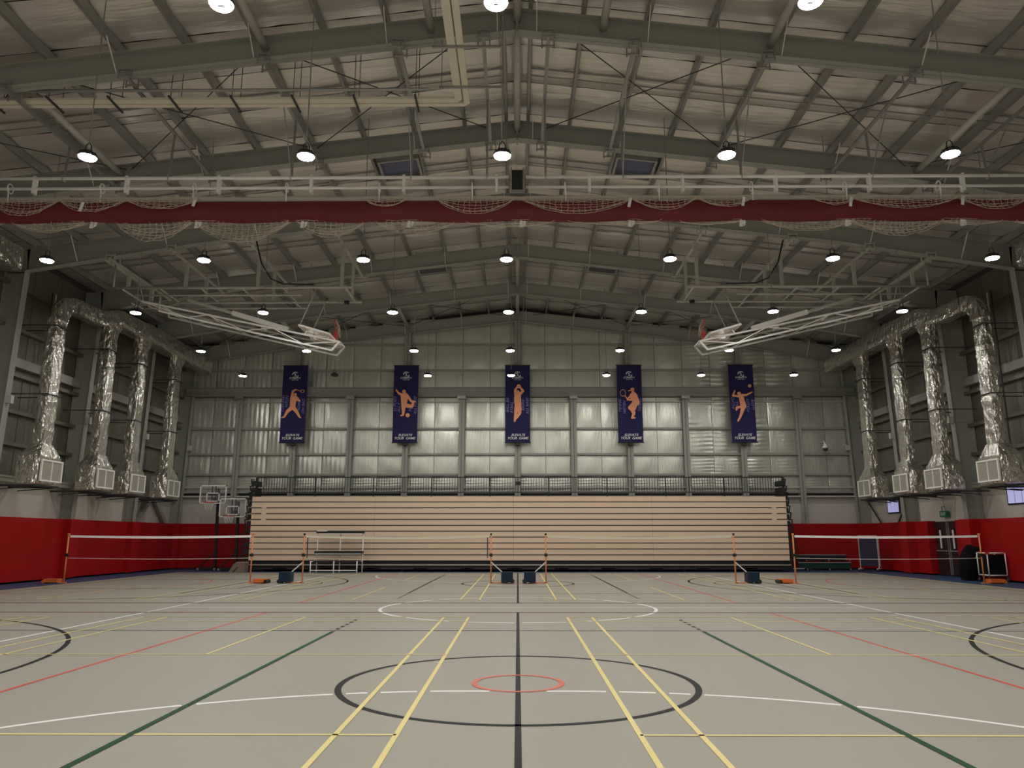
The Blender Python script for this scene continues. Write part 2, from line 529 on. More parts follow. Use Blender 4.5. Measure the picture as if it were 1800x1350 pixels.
for r in range(len(rowz) - 1):
    for c in range(len(cols) - 1):
        x0, x1 = cols[c], cols[c + 1]
        xm = (x0 + x1) / 2
        z0, z1 = rowz[r], rowz[r + 1]
        if z0 > zb(xm) + 0.6:
            continue
        z1 = min(z1, zr(max(abs(x0), abs(x1))) + 0.05)
        rib = 1 if (8.0 < xm < 13.5 or r == 0) else (2 if xm < -8.0 and z0 > 4 else 0)
        o = link('foil_panel', panel_mesh(x1 - x0 - 0.02, z1 - z0 - 0.02, random.randrange(4), rib), wb)
        o.location = (xm, YB, (z0 + z1) / 2)
for z in (4.45, 5.44, 6.70, 9.63, 10.95):
    lim = XR - 0.1 if z < 9.9 else (APEX - z) / SLOPE + 2.2
    MB().box(max(XL, -lim), min(XR, lim), YB - 0.16, YB - 0.02, z - 0.05, z + 0.05).build('girt', M_STEEL, wb)
mb = MB()
mb.box(XL + 0.3, XR - 0.3, YB - 0.58, YB - 0.2, 8.66, 8.69).box(XL + 0.3, XR - 0.3, YB - 0.58, YB - 0.2, 8.27, 8.30).box(XL + 0.3, XR - 0.3, YB - 0.42, YB - 0.40, 8.3, 8.66)
mb.build('cross_beam', M_STEEL, wb)
MB().box(XL, XR, YB - 0.12, YB - 0.04, 8.0, 8.06).build('girt', M_TUBE, wb)
for k in range(-5, 6):
    x = k * 2.733
    top = (zb(x) + 0.05) if k % 2 == 0 else 8.28
    mb = MB()
    y1 = YB - 0.03; y0 = y1 - (0.34 if k % 2 == 0 else 0.30)
    mb.box(x - 0.14, x + 0.14, y0, y0 + 0.018, 0, top).box(x - 0.14, x + 0.14, y1 - 0.018, y1, 0, top).box(x - 0.008, x + 0.008, y0, y1, 0, top)
    mb.build('wall_post', M_STEEL, wb)
    if k % 2:
        MB().box(x - 0.2, x + 0.2, YB - 0.58, YB - 0.43, 8.12, 8.26).build('bracket_plate', M_GALV, wb)
MB().box(XL, XR, YB - 0.05, YB + 0.06, 0, WHITE_TOP).build('plaster_panel', M_WALLW, wb)
MB().box(XL, XR, YB - 0.30, YB - 0.03, WHITE_TOP, WHITE_TOP + 0.07).build('ledge', M_WALLW, wb)
MB().box(XL, XR, YB - 0.22, YB - 0.03, 3.56, 3.62).build('girt', M_STEEL, wb)
MB().box(XL, XR, YB - 0.14, YB - 0.03, 3.80, 3.88).build('girt', M_TUBE, wb)
for xa, xb in ((XL + 0.3, -12.4), (12.4, XR - 0.4)):
    MB().box(xa, xb, YB - 0.36, YB - 0.05, 0.06, PAD_H).build('wall_pad', M_RED, wb)

# ================================================================== SIDE WALLS
walls = {}
for s, X, nm in ((-1, XL, 'wall_left'), (1, XR, 'wall_right')):
    wl = MB().box(X + s * 0.06, X + s * 0.3, YF - 0.3, YB + 0.3, 0, 11.2).build(nm, M_SHEET)
    struct(wl); walls[s] = wl
    rz = [WHITE_TOP + 0.1, 4.45, 5.5, 6.7, 8.2, 9.6, 10.75]
    ye = []
    for i in range(2, len(FR) - 1):
        for k in range(3):
            ye.append(FR[i] + (FR[i + 1] - FR[i]) * k / 3)
    ye.append(YB)
    for r in range(len(rz) - 1):
        for c in range(len(ye) - 1):
            wd = ye[c + 1] - ye[c] - 0.02
            o = link('foil_panel', panel_mesh(wd, rz[r + 1] - rz[r] - 0.02, random.randrange(3), 0, M_SIDE_SHADE), wl)
            o.rotation_euler = (0, 0, -s * -PI / 2 if s > 0 else PI / 2)
            o.rotation_euler = (0, 0, PI / 2 if s < 0 else -PI / 2)
            o.location = (X, (ye[c] + ye[c + 1]) / 2, (rz[r] + rz[r + 1]) / 2)
    MB().box(X, X + s * 0.05, YF, FR[2], WHITE_TOP, 10.8).build('foil_panel', M_SIDE_SHADE, wl)
    for z in rz[1:-1]:
        MB().box(X - s * 0.02, X - s * 0.20, YF, YB - 0.1, z - 0.06, z + 0.06).build('girt', M_SIDE_SHADE, wl)  # girts use the darkened wall colour too, imitating their shaded faces
    MB().box(X - s * 0.03, X - s * 0.24, YF, YB - 0.1, 6.95, 7.25).build('eave_beam', M_STEEL, wl)
    # plaster band, leaving the doorway on the right below the pads
    MB().box(X - s * 0.03, X + s * 0.06, YF, YB, PAD_H - 0.05, WHITE_TOP).build('plaster_panel', M_WALLW, wl)
    MB().box(X - s * 0.34, X, YF, YB - 0.1, WHITE_TOP, WHITE_TOP + 0.06).build('ledge', M_TUBE, wl)
    MB().box(X - s * 0.30, X - s * 0.26, YF, YB - 0.1, WHITE_TOP - 0.14, WHITE_TOP).build('ledge', M_TUBE, wl)
    # pads: one per bay, boxes around the columns
    ypads = [YF, 1.0, 5.5] + FR
    for i in range(len(ypads) - 1):
        a, b = ypads[i] + 0.3, ypads[i + 1] - 0.3
        if s > 0 and abs(ypads[i] - 28.0) < 0.1:
            for (c, d) in ((a, 29.25), (31.25, b)):
                MB().box(X - s * 0.36, X, c, d, 0.06, PAD_H).build('wall_pad', M_RED, wl)
        else:
            MB().box(X - s * 0.36, X, a, b, 0.06, PAD_H).build('wall_pad', M_RED, wl)
        if ypads[i + 1] > 9:
            yc = ypads[i + 1]
            MB().box(X - s * (0.62 if s < 0 else 0.74), X, yc - 0.3, min(yc + 0.3, YB - 0.37), 0.06, PAD_H).build('column_pad', M_RED, wl)
MB().box(XL - 0.3, XR + 0.3, YF - 0.3, YF, 0, 14).build('wall_front', M_WALLW)['kind'] = 'structure'
# braces on the side walls in the last bay
for s in (-1, 1):
    X = XL if s < 0 else XR
    wdt = 0.2 if s < 0 else 0.05
    for (ya, za_, yb_) in ((34.6, 3.34, 33.2), (34.6, 3.34, 36.0)) if s < 0 else ((36.6, 3.1, 35.5), (33.1, 2.85, 33.9)):
        MB().bar((X - s * 0.2, ya, za_), (X - s * 0.2, yb_, 2.1), wdt, 0.12 if s < 0 else 0.05, (1, 0, 0)).build('wall_brace', M_STEEL if s < 0 else M_DARK, walls[s])
    for yy in (25.55, 25.75):
        MB().tube([(X - s * 0.3, yy, 3.5), (X - s * 0.3, yy, 9.9)], 0.03, 6).build('conduit', M_DARK if yy < 25.6 else M_TUBE, walls[s])

# door, windows, exit sign on the right wall
dr = struct(MB().box(XR - 0.02, XR + 0.08, 29.25, 31.25, 0.0, PAD_H).build('door_1', M_BLACK))
for k, (a, b) in enumerate(((29.3, 30.22), (30.28, 31.2))):
    lf = MB().box(XR - 0.10, XR - 0.03, a, b, 0.03, PAD_H - 0.03).build('door_leaf', M_DOOR, dr)
    yh = 30.08 if k == 0 else 30.42
    yh += (-0.28 if k == 0 else 0.28)
    MB().tube([(XR - 0.17, yh, 1.05), (XR - 0.17, yh, 1.75)], 0.035, 8).build('pull_handle', M_WHITE, lf)
    ye_ = 30.19 if k == 0 else 30.31
    MB().box(XR - 0.13, XR - 0.10, ye_ - 0.012, ye_ + 0.012, 0.05, 2.05).build('edge_strip', M_SILVER, lf)
    MB().box(XR - 0.16, XR - 0.10, a + 0.1, b - 0.05, 0.93, 0.97).build('push_bar', M_SILVER, lf)
for n, (a, b, z0, z1) in enumerate(((33.95, 35.05, 2.52, 3.2), (25.2, 26.45, 2.55, 3.2))):
    wn = struct(MB().box(XR - 0.07, XR - 0.02, a, b, z0, z1).build('window_%d' % (n + 1), M_NAVY))
    npn = 3
    for k in range(npn):
        p0 = a + 0.05 + (b - a - 0.1) * k / npn
        p1 = a + 0.05 + (b - a - 0.1) * (k + 1) / npn
        MB().box(XR - 0.085, XR - 0.07, p0 + 0.02, p1 - 0.02, z0 + 0.05, z1 - 0.05).build('pane', M_PANE, wn)
    MB().bar((XR - 0.1, a + 0.1, (z0 + z1) / 2 + 0.13), (XR - 0.1, b - 0.3, (z0 + z1) / 2 + 0.2), 0.03, 0.03).build('window_stay', M_BLACK, wn)

def text_mesh(body, size, m, name, shear=0.0, extrude=0.002):
    cu = bpy.data.curves.new(name, 'FONT')
    cu.body = body; cu.size = size; cu.align_x = 'CENTER'; cu.align_y = 'CENTER'; cu.shear = shear; cu.extrude = extrude; cu.offset = size * 0.012
    to = bpy.data.objects.new(name, cu); COL.objects.link(to)
    dg = bpy.context.evaluated_depsgraph_get()
    me = bpy.data.meshes.new_from_object(to.evaluated_get(dg))
    bpy.data.objects.remove(to); bpy.data.curves.remove(cu)
    me.materials.clear(); me.materials.append(m)
    return me
ex = thing('exit_sign', 'small green exit sign box above the dark double door', 'sign', None, (XR - 0.06, 30.3, 2.36))
MB().box(-0.14, -0.02, -0.24, 0.24, -0.12, 0.12).build('sign_box', M_EXIT, ex)
MB().tube([(-0.08, 0.15, 0.12), (-0.08, 0.15, 0.3), (0.03, 0.15, 0.3)], 0.012, 6).build('bracket', M_DARK, ex)
tx = link('lettering', text_mesh('EXIT', 0.16, M_PRINTW, 'lettering'), ex)
tx.rotation_euler = (PI / 2, 0, -PI / 2); tx.location = (-0.143, 0, 0)

# ================================================================== ROOF VENTS
for (x, y, lab) in ((-3.45, 29.25, 'roof vent box left of the ridge, over the far half of the hall'), (3.45, 29.25, 'roof vent box right of the ridge, over the far half of the hall'),
                    (-3.45, 20.9, 'roof vent box left of the ridge, just behind the curtain pipes'), (3.45, 20.9, 'roof vent box right of the ridge, just behind the curtain pipes')):
    t = thing('roof_vent', lab, 'roof vent', 'roof vents', (x, y, zb(x) + 0.44))
    sl = -SLOPE * (1 if x > 0 else -1)
    t.rotation_euler = (0, math.atan(-sl), 0)
    mb = MB()
    mb.box(-0.6, 0.6, -0.62, -0.55, 0, 0.3).box(-0.6, 0.6, 0.55, 0.62, 0, 0.3).box(-0.6, -0.53, -0.55, 0.55, 0, 0.3).box(0.53, 0.6, -0.55, 0.55, 0, 0.3)
    mb.build('vent_frame', M_GALV, t)
    for k in range(6):
        a = -0.5 + k * 0.18
        MB().bar((-0.53, a + 0.08, 0.2), (0.53, a + 0.08, 0.2), 0.14, 0.015, (0, 0.5, 1)).build('louvre_blade', M_LOUVRE, t)

# ================================================================== LAMPS
mb = MB().lathe([(0.05, 0.16), (0.07, 0.15), (0.08, 0.09), (0.145, 0.075), (0.166, 0.055), (0.166, 0.024), (0.155, 0.022)], (0, 0, 0), 24)
for k in range(12):
    a = 2 * PI * k / 12
    mb.bar((0.07 * math.cos(a), 0.07 * math.sin(a), 0.11), (0.15 * math.cos(a), 0.15 * math.sin(a), 0.085), 0.008, 0.05)
HOUS = mb.mesh('lamp_housing', M_DARK)
mb = MB()
n = 24
ri, ro = 0.036, 0.148
vs = [(r * math.cos(2 * PI * k / n), r * math.sin(2 * PI * k / n), 0.003) for r in (ri, ro) for k in range(n)]
mb.add(vs, [(k, n + k, n + (k + 1) % n, (k + 1) % n)[::-1] for k in range(n)])
vs = [(r * math.cos(2 * PI * k / n), r * math.sin(2 * PI * k / n), z) for r, z in ((0.148, 0.006), (0.157, 0.022)) for k in range(n)]  # glowing skirt around the lens, added to throw light up at the roof
mb.add(vs, [(k, (k + 1) % n, n + (k + 1) % n, n + k) for k in range(n)])
LENS = mb.mesh('lens', M_LENS)
LENSOFF = LENS.copy(); LENSOFF.materials.clear(); LENSOFF.materials.append(M_DARK)
mb = MB()
for k in range(8):
    a = 2 * PI * k / 8 + 0.2
    mb.lathe([(0.011, -0.003), (0.011, 0.003)], (0.105 * math.cos(a), 0.11 * math.sin(a), 0), 6)
mb.bar((-0.05, 0, -0.001), (0.05, 0, -0.001), 0.025, 0.006).bar((0, -0.146, -0.001), (0, -0.03, -0.001), 0.012, 0.006)
SCREW = mb.mesh('lens_screws', M_DARK)
HOOK = MB().tube([(-0.06, 0, 0.15), (-0.05, 0, 0.26), (0, 0, 0.32), (0.05, 0, 0.26), (0.06, 0, 0.15)], 0.012, 6).mesh('hook', M_DARK)
LZ = 8.42
rows = [(8.95, 'row overhead at the top edge of the picture'), (13.1, 'row in front of the divider curtain pipes'), (18.5, 'row right below the divider curtain'),
        (23.15, 'row at the folded basketball hoops'), (28.22, 'row behind the folded basketball hoops'), (32.75, 'farthest row by the back wall')]
LXS = [-12.1, -8.05, -3.95, -0.28, 3.9, 8.05, 12.1]
def lamp(x, y, label, group, on=True):
    t = thing('high_bay_lamp', label, 'lamp', group, (x, y, LZ))
    link('lamp_housing', HOUS, t); link('lens', LENS if on else LENSOFF, t); link('hook', HOOK, t)
    if 8 < y < 30:
        link('lens_screws', SCREW, t)['kind'] = 'stuff'
    MB().tube([(0, 0, 0.3), (0, 0, zb(x) + 0.79 - LZ)], 0.012, 6).build('hanger_rod', M_GALV, t)
for y, lab in rows:
    if y < 10:
        xs = LXS
    else:
        xs = LXS
    for i, x in enumerate(xs):
        on = not (y > 32 and i == 1)
        if on:
            l = 'lit round ceiling lamp, %s from left, %s' % (ORD[i], lab)
        else:
            l = 'unlit black ceiling lamp hanging between the two left banners'
        lamp(x, y, l, 'high bay lamps', on)
for j, y in enumerate((4.2, -0.5, -5.2)):
    for i, x in enumerate(LXS):
        lamp(x, y, 'lit round ceiling lamp, %s from left, %s row counted backwards from above the camera' % (ORD[i], ORD[j]), 'high bay lamps')

# ================================================================== DIVIDER CURTAIN
ct = thing('divider_curtain', 'rolled up dark red divider curtain with cream net swags and white pipes', 'curtain', None, (0, 16.85, 0))
E0, E1 = -15.2, 15.3
MB().tube([(E0, -0.1, 9.84), (-0.2, -0.1, 9.84)], 0.04, 10).build('top_pipe', M_WHITE, ct, True)
MB().tube([(0.2, -0.1, 9.84), (E1, -0.1, 9.84)], 0.04, 10).build('top_pipe', M_WHITE, ct, True)
MB().tube([(E0, -0.06, 9.60), (-0.2, -0.06, 9.60)], 0.035, 10).build('drive_pipe', M_WHITE, ct, True)
MB().tube([(0.2, -0.06, 9.60), (E1, -0.06, 9.60)], 0.035, 10).build('drive_pipe', M_WHITE, ct, True)
mm = MB().box(-0.13, 0.13, -0.15, 0.12, 9.52, 10.0).build('motor', M_BLACK, ct)
MB().box(-0.16, -0.13, -0.16, 0.14, 9.45, 10.05).box(0.13, 0.17, -0.16, 0.14, 9.45, 10.05).box(-0.16, 0.17, -0.15, 0.1, 9.40, 9.50).build('motor_bracket', M_GALV, mm)
# pale batten sleeve
rowsP = []
nx = 120
for j in range(9):
    a = 2 * PI * j / 8
    row = []
    for i in range(nx + 1):
        x = E0 + (E1 - E0) * i / nx
        pin = 0.012 * math.cos(2 * PI * (x + 1.07) / 2.2)
        row.append((x, 0.085 * math.sin(a) * 0.9, 9.325 + (0.085 + pin) * math.cos(a)))
    rowsP.append(row)
MB().grid(rowsP).build('batten_sleeve', M_CREAM if False else mat('pale_fabric', (0.50, 0.46, 0.39), 0.7), ct, True)
# red fabric bundle
rowsP = []
prof = [(-0.10, 9.24), (-0.16, 9.10), (-0.17, 8.95), (-0.14, 8.80), (-0.02, 8.745), (0.12, 8.80), (0.16, 8.95), (0.15, 9.10), (0.10, 9.24)]
for j, (dy, z) in enumerate(prof):
    row = []
    for i in range(241):
        x = E0 + (E1 - E0) * i / 240
        wv = 0.012 * math.sin(2.9 * x + j) + 0.008 * math.sin(7.3 * x + 2 * j)
        lift = 0.02 * math.cos(2 * PI * (x - 0.1) / 2.6) if 2 <= j <= 6 else 0
        row.append((x, dy + wv, z + wv * 0.4 + lift))
    rowsP.append(row)
MB().grid(rowsP).build('red_fabric', M_REDC, ct, True)
for x in (-10.8, -8.29, -5.37, -2.52, -0.72, 0.67, 2.5, 5.3, 8.38, 11.1, -13.7, 13.8):
    chz = zf(x) - 0.05
    MB().bar((x, 0, chz), (x - 0.0, -0.1, 9.86), 0.05, 0.03, (0, 1, 0)).build('drop_hanger', M_GALV, ct)
    MB().tube([(x, -0.16, 9.78), (x, -0.16, 9.91), (x, -0.04, 9.91), (x, -0.04, 9.78)], 0.012, 6, True).build('pipe_clamp', M_SILVER, ct)
    # support channel slung under the rafters
    MB().box(x - 0.04, x + 0.04, 14.6 - 16.85 - 0.25, 19.1 - 16.85 + 0.25, chz - 0.05, chz).build('support_channel', M_GALV, ct)
    for yy in (14.6, 19.1):
        for q in (-0.16, 0.16):
            mbb = MB()
            mbb.box(x - 0.15, x + 0.15, yy - 16.85 + q - 0.025, yy - 16.85 + q + 0.025, chz - 0.075, chz - 0.05)
            for e in (-0.13, 0.13):
                mbb.box(x + e - 0.012, x + e + 0.012, yy - 16.85 + q - 0.012, yy - 16.85 + q + 0.012, chz - 0.12, chz + 0.14)
            mbb.box(x - 0.15, x + 0.15, yy - 16.85 + q - 0.02, yy - 16.85 + q + 0.02, chz + 0.09, chz + 0.115)
            mbb.build('beam_clamp', M_GALV, ct)
    if abs(x) > 1:
        MB().bar((x, -1.1, chz - 0.03), (x, -0.1, 9.9), 0.035, 0.02, (1, 0, 0)).build('sway_brace', M_GALV, ct) if int(abs(x) * 10) % 2 else None
for k in range(-7, 7):
    x = -1.07 + 2.2 * k
    if not E0 < x < E1:
        continue
    MB().tube([(x + 0.0, -0.06 + 0.105 * math.cos(a), 9.60 + 0.115 * math.sin(a)) for a in np.linspace(0, 2 * PI, 15)[:-1]], 0.014, 6, True).build('lift_drum', M_WHITE, ct)
    MB().bar((x + 0.01, -0.14, 9.6), (x + 0.01, -0.1, 9.22), 0.03, 0.008, (0, 1, 0)).build('lift_strap', M_WHITE, ct)
    MB().box(x + 0.55, x + 0.61, -0.13, 0.0, 9.46, 9.9).build('pipe_bracket', M_WHITE, ct)
for x, z in [(-10.2, 9.05), (-7.55, 9.17), (2.65, 9.12), (5.3, 9.14), (7.8, 9.12), (10.4, 9.15)]:
    MB().bar((x, -0.21, z + 0.13), (x - 0.05, -0.22, z - 0.1), 0.07, 0.012, (0, 1, 0)).build('strap_end', M_WHITE, ct)
for x in (-10.03, -7.55, -5.05, -2.54, 0.1, 2.65, 5.25, 7.72, 10.4):
    mbb = MB().bar((x, -0.05, 8.76), (x - 0.02, -0.05, 8.60), 0.07, 0.012, (0, 1, 0)).bar((x + 0.08, -0.03, 8.76), (x + 0.06, -0.03, 8.66), 0.06, 0.012, (0, 1, 0))
    mbb.tube([(x + 0.03 + 0.05 * math.cos(a), -0.07, 8.66 + 0.05 * math.sin(a)) for a in np.linspace(0, 2 * PI, 10)[:-1]], 0.01, 5, True)
    mbb.build('strap_buckle', M_WHITE, ct)
def swag(x0, x1, ztop, zlow, yo, layers=2, pitch=0.13):
    mb = MB()
    wd = x1 - x0
    for L in range(layers):
        nx_ = max(6, int(wd / pitch))
        drop = (ztop - zlow) * (1 - 0.22 * L)
        nr = max(3, int(drop / 0.085) + 1)
        P = []
        for r in range(nr + 1):
            fr = r / nr
            row = []
            for i in range(nx_ + 1):
                u = i / nx_
                prof_ = (1 - (2 * u - 1) ** 2) ** 0.8 if 0 < u < 1 else 0
                row.append(Vector((x0 + wd * u + 0.025 * math.sin(13 * u + 3 * r + L) + 0.02 * random.uniform(-1, 1),
                                   yo + 0.06 * L + 0.09 * math.sin(PI * fr) + 0.015 * random.uniform(-1, 1),
                                   ztop - drop * fr * prof_ - 0.012 * random.uniform(-1, 1) * prof_)))
            P.append(row)
        def strand(a, b, t):
            if (a - b).length > 0.004:
                mb.bar(a, b, t, t, (0, 1, 0))
        for r in range(nr + 1):
            for i in range(nx_):
                strand(P[r][i], P[r][i + 1], 0.0075)
        for r in range(nr):
            for i in range(1, nx_):
                strand(P[r][i], P[r + 1][i], 0.0065)
    o = mb.build('net_swag', M_NET, ct)
    o['kind'] = 'stuff'
for a, b, z in [(-15.0, -12.2, 8.45), (-11.95, -10.2, 8.50), (-9.48, -7.72, 8.27), (-7.6, -5.4, 8.24), (-5.2, -3.6, 8.36), (-3.35, -1.45, 8.42), (-1.3, 0.9, 8.6), (1.1, 3.4, 8.66), (3.75, 5.25, 8.65), (5.76, 7.9, 8.49), (7.85, 9.95, 8.36), (9.9, 11.4, 8.62), (11.6, 13.6, 8.5)]:
    swag(a, b, 8.78, z, -0.06, 2)
for a, b, z in [(-14.9, -12.6, 8.85), (-12.4, -10.8, 8.82), (-10.8, -9.2, 8.92), (-9.2, -7.5, 8.98), (-3.6, -2.6, 9.02), (-1.9, -0.06, 8.84), (0.08, 2.67, 8.84), (2.67, 4.2, 8.93), (4.2, 5.5, 9.0), (6.9, 7.9, 9.03), (7.8, 10.3, 8.95), (10.3, 11.95, 8.93), (12.1, 14.0, 8.95)]:
    swag(a, b, 9.26, z, -0.27, 2)

# ================================================================== CABLE TRUNKING
ctr = thing('cable_trunking', 'twin cream cable trunking hung below the roof, turning at the ridge', 'trunking', None, (0, 0, 0))
Z0, Z1 = 10.82, 10.88
def ltrunk(yf, yb_, xi, xo, name):
    c = 0.12
    poly = [(-16.3, yf), (xi, yf), (xi, 6.0), (xo, 6.0), (xo, yb_ - c), (xo - c, yb_), (-16.3, yb_)]
    MB().prism(poly, 'z', Z0, Z1).build(name, M_CREAM, ctr)
ltrunk(15.02, 15.18, -1.36, -1.20, 'trunk_run')
ltrunk(15.21, 15.33, -1.17, -1.04, 'trunk_run')
MB().tube([(-16.3, 14.9, 10.97), (-1.9, 14.9, 10.97)], 0.035, 8).build('conduit', M_GALV, ctr)
for i in range(11):
    x = -2.2 - i * 1.33
    mbb = MB().tube([(x, 14.94, Z0 - 0.03), (x, 14.94, zb(x) + 0.7)], 0.008, 5).tube([(x, 15.41, Z0 - 0.03), (x, 15.41, zb(x) + 0.7)], 0.008, 5)
    mbb.box(x - 0.02, x + 0.02, 14.84, 15.5, Z0 - 0.035, Z0)
    mbb.build('trapeze_hanger', M_DARK, ctr)
for yy in (7.5, 9.4, 11.3, 13.2, 14.55):
    mbb = MB().box(-1.65, -0.3, yy - 0.02, yy + 0.02, Z0 - 0.045, Z0 - 0.002)
    mbb.tube([(-1.6, yy, Z0), (-1.6, yy, zb(1.6) + 0.7)], 0.008, 5).tube([(-0.35, yy, Z0), (-0.35, yy, zb(0.35) + 0.6)], 0.008, 5)
    mbb.build('trapeze_hanger', M_GALV, ctr)

# ================================================================== CEILING BASKETBALL HOOPS
def pipe(t, nm, m, pts, r=0.035, n=8):
    return MB().tube(pts, r, n).build(nm, m, t, True)
for s, side in ((-1, 'left'), (1, 'right')):
    t = thing('ceiling_hoop', 'pale steel basketball hoop folded up under the roof on the %s' % side, 'basketball hoop', 'ceiling basketball hoops', (0, 0, 0))
    o = 0.12 if s > 0 else 0.0
    X = lambda v: s * (v + o)
    for x in (13.2, 11.25, 8.8, 5.95):
        z = zf(x) - 0.06
        MB().box(X(x) - 0.04, X(x) + 0.04, 23.3, 28.2, z - 0.06, z).build('support_channel', M_TUBE, t)
        for yy in (23.5, 28.0):
            for q in (-0.17, 0.17):
                mbb = MB()
                mbb.box(X(x) - 0.16, X(x) + 0.16, yy + q - 0.025, yy + q + 0.025, z - 0.09, z - 0.06)
                mbb.box(X(x) - 0.16, X(x) - 0.13, yy + q - 0.015, yy + q + 0.015, z - 0.12, z + 0.14)
                mbb.box(X(x) + 0.13, X(x) + 0.16, yy + q - 0.015, yy + q + 0.015, z - 0.12, z + 0.14)
                mbb.box(X(x) - 0.16, X(x) + 0.16, yy + q - 0.02, yy + q + 0.02, z + 0.085, z + 0.11)
                mbb.build('beam_clamp', M_TUBE, t)
        for yy in (24.6, 26.25):
            MB().bar((X(x), yy, z - 0.02), (X(x), yy, 9.78), 0.10, 0.10).build('drop_tube', M_TUBE, t)
            MB().box(X(x) - 0.09, X(x) + 0.09, yy - 0.09, yy + 0.09, z - 0.1, z - 0.06).build('clamp_plate', M_TUBE, t)
    for yy, xa, xb in ((24.6, 13.6, 5.6), (26.25, 13.6, 5.6)):
        pipe(t, 'frame_pipe', M_TUBE, [(X(xa), yy, 9.76), (X(xb), yy, 9.76)], 0.045)
    for yy, xa, xb in ((25.0, 13.2, 7.4), (25.85, 13.2, 7.4)):
        pipe(t, 'frame_pipe', M_TUBE, [(X(xa), yy, 9.62), (X(xb), yy, 9.62)], 0.032)
    for x in (13.4, 12.1, 10.7, 9.3, 7.9, 5.8):
        pipe(t, 'cross_pipe', M_TUBE, [(X(x), 24.6, 9.72), (X(x), 26.25, 9.72)], 0.032)
    pipe(t, 'frame_pipe', M_TUBE, [(X(14.0), 27.1, 9.80), (X(7.8), 27.1, 9.80)], 0.035)
    for x in (13.9, 8.0):
        pipe(t, 'cross_pipe', M_TUBE, [(X(x), 26.25, 9.74), (X(x), 27.1, 9.80)], 0.028)
    for yy in (24.6, 27.1):
        pipe(t, 'end_post', M_TUBE, [(X(13.7), yy, 9.78), (X(13.7), yy, zb(13.7) + 0.1)], 0.028)
    # folded mast: two lattice sides
    top0, top1 = (12.9, 9.42), (6.05, 7.98)
    bot0, bot1 = (12.3, 9.08), (6.30, 7.68)
    for yy in (25.05, 25.8):
        mbb = MB()
        mbb.bar((X(top0[0]), yy, top0[1]), (X(top1[0]), yy, top1[1]), 0.055, 0.055)
        mbb.bar((X(bot0[0]), yy, bot0[1]), (X(bot1[0]), yy, bot1[1]), 0.055, 0.055)
        N = 6
        for k in range(N):
            a, b = k / N, (k + 1) / N
            P = lambda A, B, u: (X(A[0] + (B[0] - A[0]) * u), yy, A[1] + (B[1] - A[1]) * u)
            if k % 2 == 0:
                mbb.bar(P(top0, top1, a), P(bot0, bot1, b), 0.03)
            else:
                mbb.bar(P(bot0, bot1, a), P(top0, top1, b), 0.03)
        mbb.bar((X(top1[0]), yy, top1[1]), (X(bot1[0]), yy, bot1[1]), 0.06)
        mbb.build('mast_side', M_TUBE if yy > 25.5 else M_WHITE, t)
        pipe(t, 'hinge_link', M_TUBE, [(X(13.1), yy, 9.62), (X(13.05), yy, 9.5), (X(12.9), yy, 9.42)], 0.035)
        pipe(t, 'hinge_link', M_TUBE, [(X(12.3), yy, 9.62), (X(12.3), yy, 9.08)], 0.035)
    for u in (0.1, 0.35, 0.6, 0.85, 1.0):
        x = top0[0] + (top1[0] - top0[0]) * u; z = top0[1] + (top1[1] - top0[1]) * u
        MB().bar((X(x), 25.05, z), (X(x), 25.8, z), 0.05).build('mast_rung', M_WHITE, t)
    # telescopic brace
    MB().bar((X(11.5), 25.42, 9.58), (X(9.3), 25.42, 8.93), 0.09, 0.09).build('brace_inner', M_TUBE, t)
    MB().bar((X(9.9), 25.42, 9.11), (X(7.95), 25.42, 8.52), 0.15, 0.15).build('brace_sleeve', M_WHITE, t)
    # board folded flat above the mast end
    b0, b1 = (7.3, 8.42), (6.28, 8.12)
    bd = MB()
    dx, dz = b1[0] - b0[0], b1[1] - b0[1]
    ln = math.hypot(dx, dz); nx_, nz_ = -dz / ln * 0.02, dx / ln * 0.02
    vs = []
    for yy in (24.55, 26.35):
        for (p, q) in ((b0, 1), (b1, 1), (b1, -1), (b0, -1)):
            vs.append((X(p[0] + nx_ * q), yy, p[1] + nz_ * q))
    bd.add(vs, [(0, 1, 2, 3), (7, 6, 5, 4), (0, 4, 5, 1), (1, 5, 6, 2), (2, 6, 7, 3), (3, 7, 4, 0)])
    board = bd.build('backboard', mat('cream_board', (0.62, 0.52, 0.42), 0.4), t)
    mbb = MB()
    for (p, q) in ((b0, b0), (b1, b1)):
        mbb.bar((X(p[0]), 24.52, p[1]), (X(p[0]), 26.38, p[1]), 0.06)
    for yy in (24.52, 25.45, 26.38):
        mbb.bar((X(b0[0]), yy, b0[1]), (X(b1[0]), yy, b1[1]), 0.06)
    mbb.build('board_frame', M_WHITE, board)
    mbb = MB()
    for yy in (25.05, 25.8):
        mbb.bar((X(7.15), yy, 8.38), (X(7.25), yy, 8.22), 0.05).bar((X(6.4), yy, 8.15), (X(6.5), yy, 8.06), 0.05).bar((X(7.25), yy, 8.22), (X(6.5), yy, 8.15), 0.04)
    mbb.build('board_bracket', M_WHITE, t)
    # rim standing up from the folded board
    rc = Vector((X(6.28), 25.45, 8.62))
    mbb = MB().tube([(rc.x + s * 0.05 * math.sin(a), rc.y + 0.23 * math.cos(a), rc.z + 0.23 * math.sin(a)) for a in np.linspace(0, 2 * PI, 25)[:-1]], 0.014, 6, True)
    mbb.box(rc.x - 0.05, rc.x + 0.05, 25.33, 25.57, 8.14, 8.42)
    rim = mbb.build('rim', M_RIM, t)
    mbb = MB()
